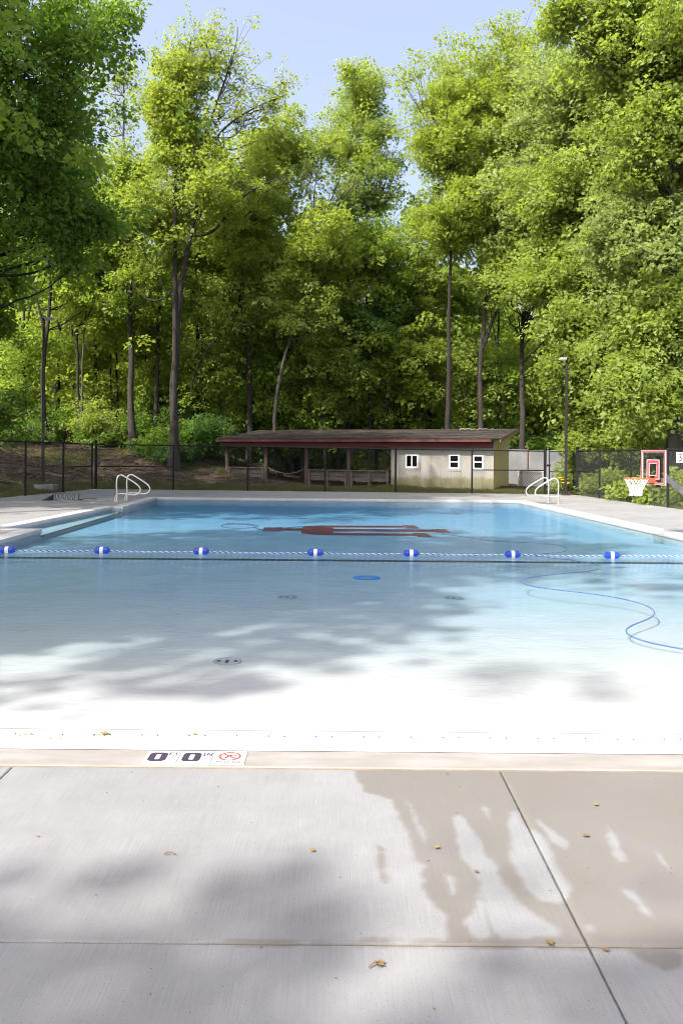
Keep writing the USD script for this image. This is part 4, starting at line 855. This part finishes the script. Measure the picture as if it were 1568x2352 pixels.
tree('pale barked tree with bare whitish branches above the pavilion', trunk_d([(650, 960), (655, 820), (715, 640), (748, 510), (790, 390)], 40), 0.15,
     [crn(770, 420, 40, 100, 120, 120, 'sparse', 'pale', 1.1), crn(720, 560, 40, 110, 80, 170, 'broad', 'yellow', 1.0), crn(690, 700, 40, 100, 70, 130, 'broad', 'fresh', 1.0)], bark=2, seed=8, twig=0.9,
     extra=[([D(745, 520, 40), D(800, 440, 40), D(850, 380, 40), D(880, 330, 40)], 0.06), ([D(735, 560, 40), D(720, 470, 40), D(735, 380, 40)], 0.06)])
tree('tall slender tree with a feathery crown at the middle of the skyline', trunk_d([(800, 960), (802, 700), (804, 480), (818, 300), (828, 180)], 44), 0.20,
     [crn(822, 215, 44, 62, 75, 190, 'fine', 'fresh', 1.0), crn(835, 310, 44, 72, 80, 200, 'fine', 'fresh', 1.0), crn(850, 420, 44, 82, 90, 210, 'fine', 'mid', 1.0), crn(845, 560, 44, 90, 90, 180, 'broad', 'mid', 1.0), crn(760, 330, 44, 42, 70, 60, 'fine', 'fresh', 1.0)], bark=3, seed=9)
tree('slim dark tree right of the middle behind the pavilion', trunk_d([(846, 970), (845, 800), (840, 600), (850, 470)], 43), 0.12, [crn(870, 620, 43, 90, 110, 170, 'broad', 'mid', 1.0), crn(830, 760, 43, 100, 80, 150, 'broad', 'blue', 1.0)], bark=3, seed=10)
tree('straight dark trunk rising behind the grey shed', trunk_d([(1030, 1000), (1033, 800), (1036, 610), (1040, 450), (1045, 330)], 39.5), 0.21,
     [crn(1050, 500, 39.5, 85, 90, 230, 'fine', 'yellow', 1.0), crn(995, 280, 40, 80, 130, 220, 'fine', 'yellow', 0.95), crn(1060, 360, 40, 90, 90, 190, 'fine', 'yellow', 1.0), crn(950, 200, 40, 35, 60, 40, 'sparse', 'yellow', 1.0)], bark=3, seed=11)
tree('wide forked tree with a pale yellow green crown right of the shed trunk', trunk_d([(1108, 1010), (1105, 800), (1118, 680), (1140, 560), (1165, 430), (1160, 300)], 41), 0.24,
     [crn(1090, 220, 41, 120, 110, 380, 'fine', 'yellow', 1.0), crn(1170, 150, 41, 110, 80, 170, 'fine', 'yellow', 0.95), crn(1180, 330, 41, 120, 110, 330, 'fine', 'yellow', 1.0), crn(1110, 480, 41, 110, 80, 220, 'broad', 'yellow', 1.0)], bark=1, seed=12, twig=0.6,
     extra=[([D(1108, 800, 41), D(1150, 690, 41), D(1200, 600, 41), D(1260, 540, 41)], 0.13), ([D(1160, 420, 41), D(1220, 480, 41), D(1120, 400, 41)], 0.07), ([D(1165, 400, 41), D(1120, 320, 41), D(1095, 230, 41)], 0.08), ([D(1165, 380, 41), D(1190, 250, 41), D(1185, 110, 41)], 0.08)])
tree('grey trunked maple standing behind the concrete wall', trunk_d([(1197, 1037), (1195, 850), (1198, 700), (1215, 560), (1235, 420)], 41.5), 0.22,
     [crn(1270, 250, 39, 110, 130, 380, 'broad', 'pale', 1.05), crn(1240, 430, 39, 130, 110, 370, 'broad', 'pale', 1.05), crn(1180, 620, 39, 100, 80, 230, 'broad', 'fresh', 1.0), crn(1290, 620, 38, 110, 90, 240, 'broad', 'fresh', 1.0)], bark=1, seed=13)
tree('broad maple with low layered branches behind the right light pole', trunk_d([(1395, 1110), (1392, 900), (1392, 700), (1385, 500), (1370, 330)], 33), 0.26,
     [crn(1340, 250, 33, 120, 150, 420, 'broad', 'pale', 1.0), crn(1330, 470, 33, 140, 120, 430, 'broad', 'fresh', 1.0), crn(1335, 700, 33, 130, 110, 420, 'broad', 'fresh', 1.0), crn(1335, 870, 33, 85, 85, 250, 'broad', 'fresh', 1.0), crn(1420, 840, 32, 110, 100, 260, 'broad', 'fresh', 1.0),
      crn(1350, 1000, 33, 80, 60, 200, 'broad', 'fresh', 0.95), crn(1250, 620, 34, 70, 80, 130, 'broad', 'fresh', 1.0), crn(1440, 1000, 31.5, 80, 55, 130, 'broad', 'fresh', 0.9)], bark=1, seed=14)
tree('tall bright maple filling the upper right corner', trunk_d([(1556, 1120), (1552, 850), (1545, 600), (1530, 300), (1520, 60)], 27), 0.33,
     [crn(1500, 110, 27, 175, 120, 470, 'broad', 'fresh', 0.95), crn(1530, 330, 27, 140, 140, 440, 'broad', 'fresh', 0.95), crn(1480, 540, 27.5, 120, 110, 330, 'broad', 'pale', 0.95), crn(1540, 720, 27, 110, 110, 300, 'broad', 'fresh', 0.95), crn(1500, 900, 27, 110, 90, 260, 'broad', 'fresh', 0.9),
      crn(1320, 35, 27, 60, 42, 60, 'broad', 'fresh', 0.85), crn(1400, 50, 27, 70, 60, 110, 'broad', 'fresh', 0.9), crn(1580, -60, 27, 220, 110, 330, 'broad', 'fresh', 0.95)], bark=2, seed=15)
tree('second trunk close beside the thick right trunk', trunk_d([(1536, 1110), (1534, 900), (1538, 700), (1560, 450)], 30), 0.22, [crn(1570, 520, 30, 110, 130, 240, 'broad', 'fresh', 1.0), crn(1600, 800, 30, 100, 130, 210, 'broad', 'fresh', 1.0)], bark=1, seed=16)
tree('dark trunked maple deeper in on the right', trunk_d([(1452, 1070), (1450, 850), (1446, 600), (1440, 400)], 38), 0.22, [crn(1440, 330, 38, 120, 140, 320, 'broad', 'pale', 1.0), crn(1450, 620, 38, 120, 110, 260, 'broad', 'mid', 1.0), crn(1440, 830, 38, 110, 90, 200, 'broad', 'mid', 1.0)], bark=3, seed=17)
# slender trees standing deeper in the wood
r_ = np.random.default_rng(77)
BG = [-30, 30, 75, 140, 150, 235, 262, 345, 352, 480, 455, 610, 655, 700, 760, 890, 905, 985, 1010, 1080, 1165, 1240, 1300, 1350, 1420, 1500, 1580]
MARK = [(20, 'the big dark left tree'), (112, 'the left light pole'), (190, 'the leaning pale tree'), (300, 'the thin crowned straight trunk'), (405, 'the twin stemmed tree'), (565, 'the trunk beside the pavilion'), (655, 'the pale barked tree'),
        (802, 'the tall feathery tree'), (845, 'the dark tree behind the pavilion'), (1033, 'the straight trunk behind the shed'), (1110, 'the wide forked tree'), (1197, 'the grey trunked maple'), (1300, 'the right light pole'), (1393, 'the broad layered maple'), (1452, 'the dark trunked maple'), (1545, 'the thick right trunk')]
seen_labels = {}
def bg_label(xd, lm):
    mx, ph = min(MARK, key=lambda q_: abs(q_[0] - xd)); side = 'left' if xd < mx else 'right'
    hue = {'mid': 'green', 'yellow': 'yellow green', 'fresh': 'bright green'}[lm]
    l_ = f'slender {hue} tree deep in the wood, {side} of {ph}'.replace('yellow green', 'yellowish').replace('bright green', 'bright')
    n_ = seen_labels.get(l_, 0); seen_labels[l_] = n_ + 1
    return l_ if not n_ else l_.replace('slender', 'second slender')
for i, xd in enumerate(BG):
    Yd = r_.uniform(46, 62); x = xd + r_.uniform(-12, 12)
    top = r_.uniform(430, 560) if not 880 < xd < 930 else 640
    if xd > 940: top -= 90
    g0_ = at(x, 1000, Yd); tp = at(x + r_.uniform(-25, 25), top, Yd)
    b0 = [g0_[0], g0_[1], float(ground(g0_[0], g0_[1]))]
    lean = r_.uniform(-0.3, 0.3)
    tr_ = [b0, [b0[0] + lean, b0[1], b0[2] + (tp[2] - b0[2]) * 0.35], [(b0[0] + tp[0]) / 2 + lean * 0.5, b0[1], b0[2] + (tp[2] - b0[2]) * 0.65], list(tp)]
    lm = ['mid', 'yellow', 'fresh', 'mid', 'yellow'][i % 5]
    cs = []
    for u, rr, n in ((0.86, 1.5, 70), (0.66, 2.3, 130), (0.44, 2.4, 120), (0.24, 2.2, 80 if i % 2 else 14)):
        cs.append(((np.array(b0) * (1 - u) + np.array(tp) * u + [r_.uniform(-0.8, 0.8), r_.uniform(-1, 1), 0]), (rr * 1.1, rr * 1.1, rr * 1.0), int(n * r_.uniform(0.8, 1.3)), 'big', lm if u > 0.5 else ('mid' if i % 3 else 'yellow'), 1.0))
    tree(bg_label(xd, lm), tr_, r_.uniform(0.13, 0.22), cs, bark=[3, 1, 3][i % 3], group='slender trees deep in the wood', seed=100 + i, twig=0.12, dens=0.85)
# young understorey trees at mid height
UN = [(60, 800, 43, 'mid'), (215, 830, 44, 'yellow'), (265, 700, 45, 'fresh'), (345, 780, 43, 'yellow'), (365, 620, 44, 'fresh'), (470, 700, 42, 'fresh'), (500, 840, 42.5, 'mid'), (520, 640, 46, 'yellow'), (615, 770, 44, 'fresh'), (640, 880, 43, 'mid'), (700, 800, 43, 'mid'),
      (745, 690, 42, 'yellow'), (775, 860, 42.5, 'fresh'), (880, 820, 43, 'mid'), (915, 720, 45, 'fresh'), (960, 820, 44, 'yellow'), (985, 650, 46, 'fresh'), (1075, 850, 44, 'fresh'), (1090, 700, 47, 'mid'), (1150, 880, 44, 'mid')]
for i, (xd, yd, Yd, lm) in enumerate(UN):
    b0 = at(xd + r_.uniform(-12, 12), 1000, Yd); b0[2] = float(ground(b0[0], b0[1])); c_ = at(xd, yd, Yd)
    tp = c_ + [r_.uniform(-0.3, 0.3), 0, 1.4]
    tree(bg_label(xd, lm).replace('slender', 'young').replace(' deep in the wood,', ' low in the wood,'), [b0, (b0 * 0.6 + tp * 0.4) + [r_.uniform(-.25, .25), 0, 0], tp], r_.uniform(0.06, 0.10),
         [(c_, (2.1, 1.9, 1.9), 110, 'broad', lm, 1.05), (c_ + [r_.uniform(-.8, .8), 0.2, -2.3], (1.7, 1.6, 1.2), 50, 'broad', lm, 1.0)], bark=3, group='young trees in the understorey', seed=400 + i, twig=0.4, dens=1.0)
# thin dark trunks between the larger trees
for i, (xd, Yd, top) in enumerate(((52, 43, 560), (133, 45, 520), (160, 47, 600), (222, 44, 520), (268, 46, 560), (352, 42, 500), (452, 45, 560), (545, 46, 540), (672, 44, 560), (772, 46, 540), (905, 45, 600), (1150, 45, 560))):
    b0 = at(xd, 1000, Yd); b0[2] = float(ground(b0[0], b0[1])); tp = at(xd + r_.uniform(-22, 22), top, Yd)
    md = (b0 * 0.5 + tp * 0.5) + [r_.uniform(-.3, .3), 0, 0]
    tree(bg_label(xd, 'mid').replace('slender green tree', 'thin dark trunk').replace(' deep in', ' in'), [b0, md, tp], r_.uniform(0.13, 0.2), [(tp, (1.9, 1.9, 1.7), 90, 'broad', ['mid', 'fresh', 'yellow'][i % 3], 1.0)], bark=3, group='thin dark trunks in the wood', seed=600 + i, twig=0.4, dens=1.0,
         extra=[([md, md * 0.5 + tp * 0.5 + [0.5 * (-1) ** i, 0, 0], tp + [1.1 * (-1) ** i, 0, -0.6]], 0.07)])
# the far wood, one mass
n = 8500
xd_ = r_.uniform(-250, 1850, n); Yd_ = r_.uniform(64, 80, n); top_ = 9.0 + 4.0 * meshkit.fbm(np.c_[xd_ / 90, Yd_ / 12, 0 * xd_], 3, 2); hz_ = 1.2 + r_.random(n) ** 0.8 * top_
pts = np.stack([(xd_ - XC) / F * Yd_, Yd_, hz_], -1); pts[:, 2] += ground(pts[:, 0], pts[:, 1]) * 0.6
prim = crown_instancer('/World', pts, 'big', 'yellow', 1.5, r_, name='far_wood'); tag(prim, 'green mass of the far wood seen between the trunks', 'wood', kind='stuff')
# undergrowth
def bush(label, xd, yd, Yd, w, h, n, lm, seed, style='broad', sc=0.9, name='shrub', cat='shrub', group=None):
    r = np.random.default_rng(5000 + seed); c = at(xd, yd, Yd); g = float(ground(c[0], c[1])); k_ = Yd / F
    t = thing(name, label, cat, loc=(c[0], c[1], g), group=group); W, H = w * k_, h * k_
    d = np.clip(r.normal(size=(n, 3)) * 0.55, -1.3, 1.3)
    pts = np.c_[d[:, 0] * W, d[:, 1] * W * 0.8, H * 0.52 + d[:, 2] * H * 0.5]
    st = [tube(np.array([[r.uniform(-.1, .1), r.uniform(-.1, .1), -0.1], p * [0.4, 0.4, 0.6], p]), np.array([0.02, 0.012, 0.005]), 4, cap=False) for p in pts[r.random(n) < 0.3]]
    if st: part('stems', cat_(*st), M['bark'][1], t)
    crown_instancer(t, pts, style, lm, sc, r, name='foliage'); return t
SH = [(30, 960, 40, 75, 90, 60, 'shade', 'shrub with bright leaves at the far left in front of the brown pillar'), (150, 950, 43, 70, 95, 60, 'shade', 'leafy shrub between the left light pole and the pale leaning tree'), (235, 955, 41, 60, 90, 60, 'fresh', 'tall leafy shrub left of the tall straight trunk'),
      (250, 1010, 41, 60, 45, 40, 'shade', 'low shrub on top of the bank left of the fence corner'), (340, 950, 42.5, 75, 95, 70, 'shade', 'leafy shrub between the straight trunk and the twin stemmed tree'), (345, 1030, 39, 45, 32, 30, 'shade', 'low leafy shrub halfway down the bank'),
      (430, 985, 39, 55, 62, 50, 'shade', 'dense shrub at the foot of the twin stemmed tree'), (478, 1040, 39.5, 60, 90, 70, 'blue', 'dark shrub at the left end of the pavilion'), (400, 1050, 38, 38, 36, 26, 'blue', 'small cool green shrub low on the bank'), (560, 940, 46, 110, 120, 120, 'shade', 'tall dark shrub behind the left end of the pavilion roof'),
      (680, 960, 47, 120, 130, 130, 'shade', 'tall dark shrub behind the middle of the pavilion'), (800, 955, 46, 120, 140, 140, 'blue', 'cool green shrub behind the pavilion roof'), (920, 950, 46, 120, 130, 130, 'shade', 'tall shrub behind the grey shed'), (700, 1070, 47, 140, 90, 110, 'shade', 'dark shrub seen through the open bays of the pavilion'),
      (850, 1065, 45, 60, 70, 60, 'fresh', 'bright shrub seen through the bay beside the shed'), (580, 1075, 46, 120, 90, 90, 'shade', 'dark shrub seen through the left bay of the pavilion'), (1130, 960, 46, 110, 120, 110, 'shade', 'dark shrub behind the shed roof at the right'), (1250, 960, 44, 90, 110, 110, 'shade', 'shrub above the concrete wall'),
      (1335, 1050, 33.5, 34, 62, 50, 'fresh', 'overhanging bright shrub beside the gate'), (1405, 1095, 30.5, 50, 45, 50, 'fresh', 'bright shrub behind the right fence nearest the gate'), (1490, 1100, 26.5, 60, 45, 70, 'fresh', 'bright shrub behind the right fence below the backboard'), (1575, 1105, 24.5, 70, 60, 80, 'fresh', 'bright shrub behind the right fence at the picture edge'),
      (1420, 1040, 34, 90, 70, 90, 'shade', 'darker shrub behind the right fence left of the backboard'), (1540, 1030, 31, 90, 80, 100, 'shade', 'darker shrub behind the number sign')]
for i, (xd, yd, Yd, w, h, n_, lm, lab) in enumerate(SH): bush(lab, xd, yd, Yd, w, h, int(n_ * 1.3), lm, i)
# yellow flowers by the gate
fb = bush('yellow flowering plant behind the gate', 1292, 1112, 33.0, 20, 34, 22, 'fresh', 50, sc=0.4, name='flowering_plant', cat='plant')
fbp = at(1290, 1112, 33.0)
for (xd, yd) in ((1283, 1098), (1298, 1112), (1292, 1109), (1301, 1110), (1325, 1110), (1288, 1102)):
    p = at(xd, yd, 32.6) - np.array([fbp[0], fbp[1], float(ground(fbp[0], fbp[1]))])
    fl = [];
    for k in range(9):
        m = trimesh.creation.icosphere(1, 0.035); m.apply_scale([1.3, 1.3, 0.45]); a = k * 0.7; m.apply_translation(p + [0.06 * math.cos(a), 0.06 * math.sin(a), 0.01 * (k % 3)]); fl.append(m)
    part('flower', cat_(*fl), M['flower'], fb)
# grass and leaf litter
def scatter(name, protos, mats, pts, scales, r, label, cat):
    p = path_for(name); pi = UsdGeom.PointInstancer.Define(stage, p); rel = pi.CreatePrototypesRel()
    for k, (pr, mt) in enumerate(zip(protos, mats)): rel.AddTarget(usdkit.mesh(stage, f'{p}/piece_{k}', pr, mt).GetPath())
    n = len(pts); th = r.random(n) * 6.283
    pi.CreateProtoIndicesAttr(Vt.IntArray.FromNumpy(r.integers(0, len(protos), n).astype(np.int32))); pi.CreatePositionsAttr(Vt.Vec3fArray.FromNumpy(pts.astype(np.float32)))
    pi.CreateOrientationsAttr(Vt.QuathArray([Gf.Quath(float(math.cos(a / 2)), 0, 0, float(math.sin(a / 2))) for a in th])); pi.CreateScalesAttr(Vt.Vec3fArray.FromNumpy(np.repeat(scales[:, None], 3, 1).astype(np.float32)))
    tag(pi, label, cat, kind='stuff')
def tuft(seed, n=26):
    r = np.random.default_rng(seed); b = (r.random((n, 2)) - 0.5) * 0.30; h = r.uniform(0.05, 0.13, n); ln_ = (r.random((n, 2)) - 0.5) * 0.1; w = 0.006; a = r.random(n) * 3.14
    v = np.stack([np.c_[b[:, 0] - w * np.cos(a), b[:, 1] - w * np.sin(a), 0 * h], np.c_[b[:, 0] + w * np.cos(a), b[:, 1] + w * np.sin(a), 0 * h], np.c_[b + ln_, h]], 1).reshape(-1, 3)
    return v, np.arange(3 * n).reshape(-1, 3)
gm = [leafmat('grass_blade', (0.06, 0.075, 0.018), (0.12, 0.13, 0.035), (1.5, 1.5, 0.9), 0.3), leafmat('grass_blade_dry', (0.12, 0.11, 0.04), (0.2, 0.18, 0.07), (1.4, 1.4, 0.9), 0.3)]
n = 60000; P = np.c_[r_.uniform(-16, 14, n), r_.uniform(18, 45, n)]
P = P[~shapely.contains_xy(DECK, P[:, 0], P[:, 1])]; P = P[r_.random(len(P)) < grassy(P[:, 0], P[:, 1]) * 0.8]; P = P[:9000]
scatter('grass', [tuft(1), tuft(2), tuft(3)], [gm[0], gm[1], gm[0]], np.c_[P, ground(P[:, 0], P[:, 1]) - 0.005], r_.uniform(0.6, 1.3, len(P)), r_, 'short rough grass along the outside of the fence', 'grass')
lit = []
for s_ in range(3):
    r = np.random.default_rng(s_ + 40); ms = [leaf_shape(r.uniform(0.06, 0.11), s_ * 30 + k) for k in range(9)]
    for m in ms: m.apply_translation([r.uniform(-0.25, 0.25), r.uniform(-0.25, 0.25), r.uniform(0, 0.02)])
    lit.append(cat_(*ms))
lm_ = [mat('litter_brown', (0.10, 0.06, 0.035), (0.17, 0.11, 0.065), 20, 3, 0.9), mat('litter_tan', (0.22, 0.155, 0.105), (0.32, 0.23, 0.165), 20, 3, 0.9), mat('litter_grey', (0.12, 0.095, 0.075), (0.2, 0.165, 0.13), 20, 3, 0.9)]
n = 26000; P = np.c_[r_.uniform(-20, 12, n), r_.uniform(24, 50, n)]; P = P[~shapely.contains_xy(DECK.buffer(0.1), P[:, 0], P[:, 1])]; P = P[r_.random(len(P)) < 1.0 - 0.85 * grassy(P[:, 0], P[:, 1])][:11000]
scatter('leaf_litter', lit, lm_, np.c_[P, ground(P[:, 0], P[:, 1])], r_.uniform(0.8, 1.4, len(P)), r_, 'dry brown fallen leaves covering the bank', 'leaf litter')
# trees outside the picture on the left whose shade falls across pool and deck
for i, (x, y, h, R, n_) in enumerate(((-9.3, -7.2, 15, 2.5, 70), (-9.9, -8.9, 16.0, 2.3, 60), (-12.6, -0.6, 26, 3.0, 150), (-13.2, 1.5, 22, 3.8, 250), (-14.2, -1.5, 24, 3.5, 230), (-14.2, 3.2, 22, 3.8, 270), (-12.8, 15.2, 27, 2.9, 170), (-13.2, 17.2, 26, 4.0, 300), (-15.0, 19.5, 25, 4.0, 300), (-15.5, 24.5, 23, 4.2, 280), (-22.0, 17.0, 22, 4.0, 160), (-20.5, 26.5, 20, 4.4, 220))):
    tree('leafy tree standing left of the pool beyond the fence', [[x, y, float(ground(x, y))], [x + 0.3, y, h * 0.35], [x, y + 0.2, h * 0.7], [x, y, h * 0.95]], 0.25,
         [((x, y, h * 0.82), (R * 0.8, R * 0.8, h * 0.18), n_ // 3, 'big', 'mid', 1.1), ((x, y, h * 0.58), (R, R, h * 0.2), n_ // 2, 'big', 'mid', 1.1), ((x, y, h * (0.36 if i not in (6, 7) else 0.62)), (R * 0.9, R * 0.9, h * 0.13), n_ // 5, 'big', 'mid', 1.1)], bark=1, group='shade trees left of the pool', seed=300 + i, twig=0.1, dens=1.0)
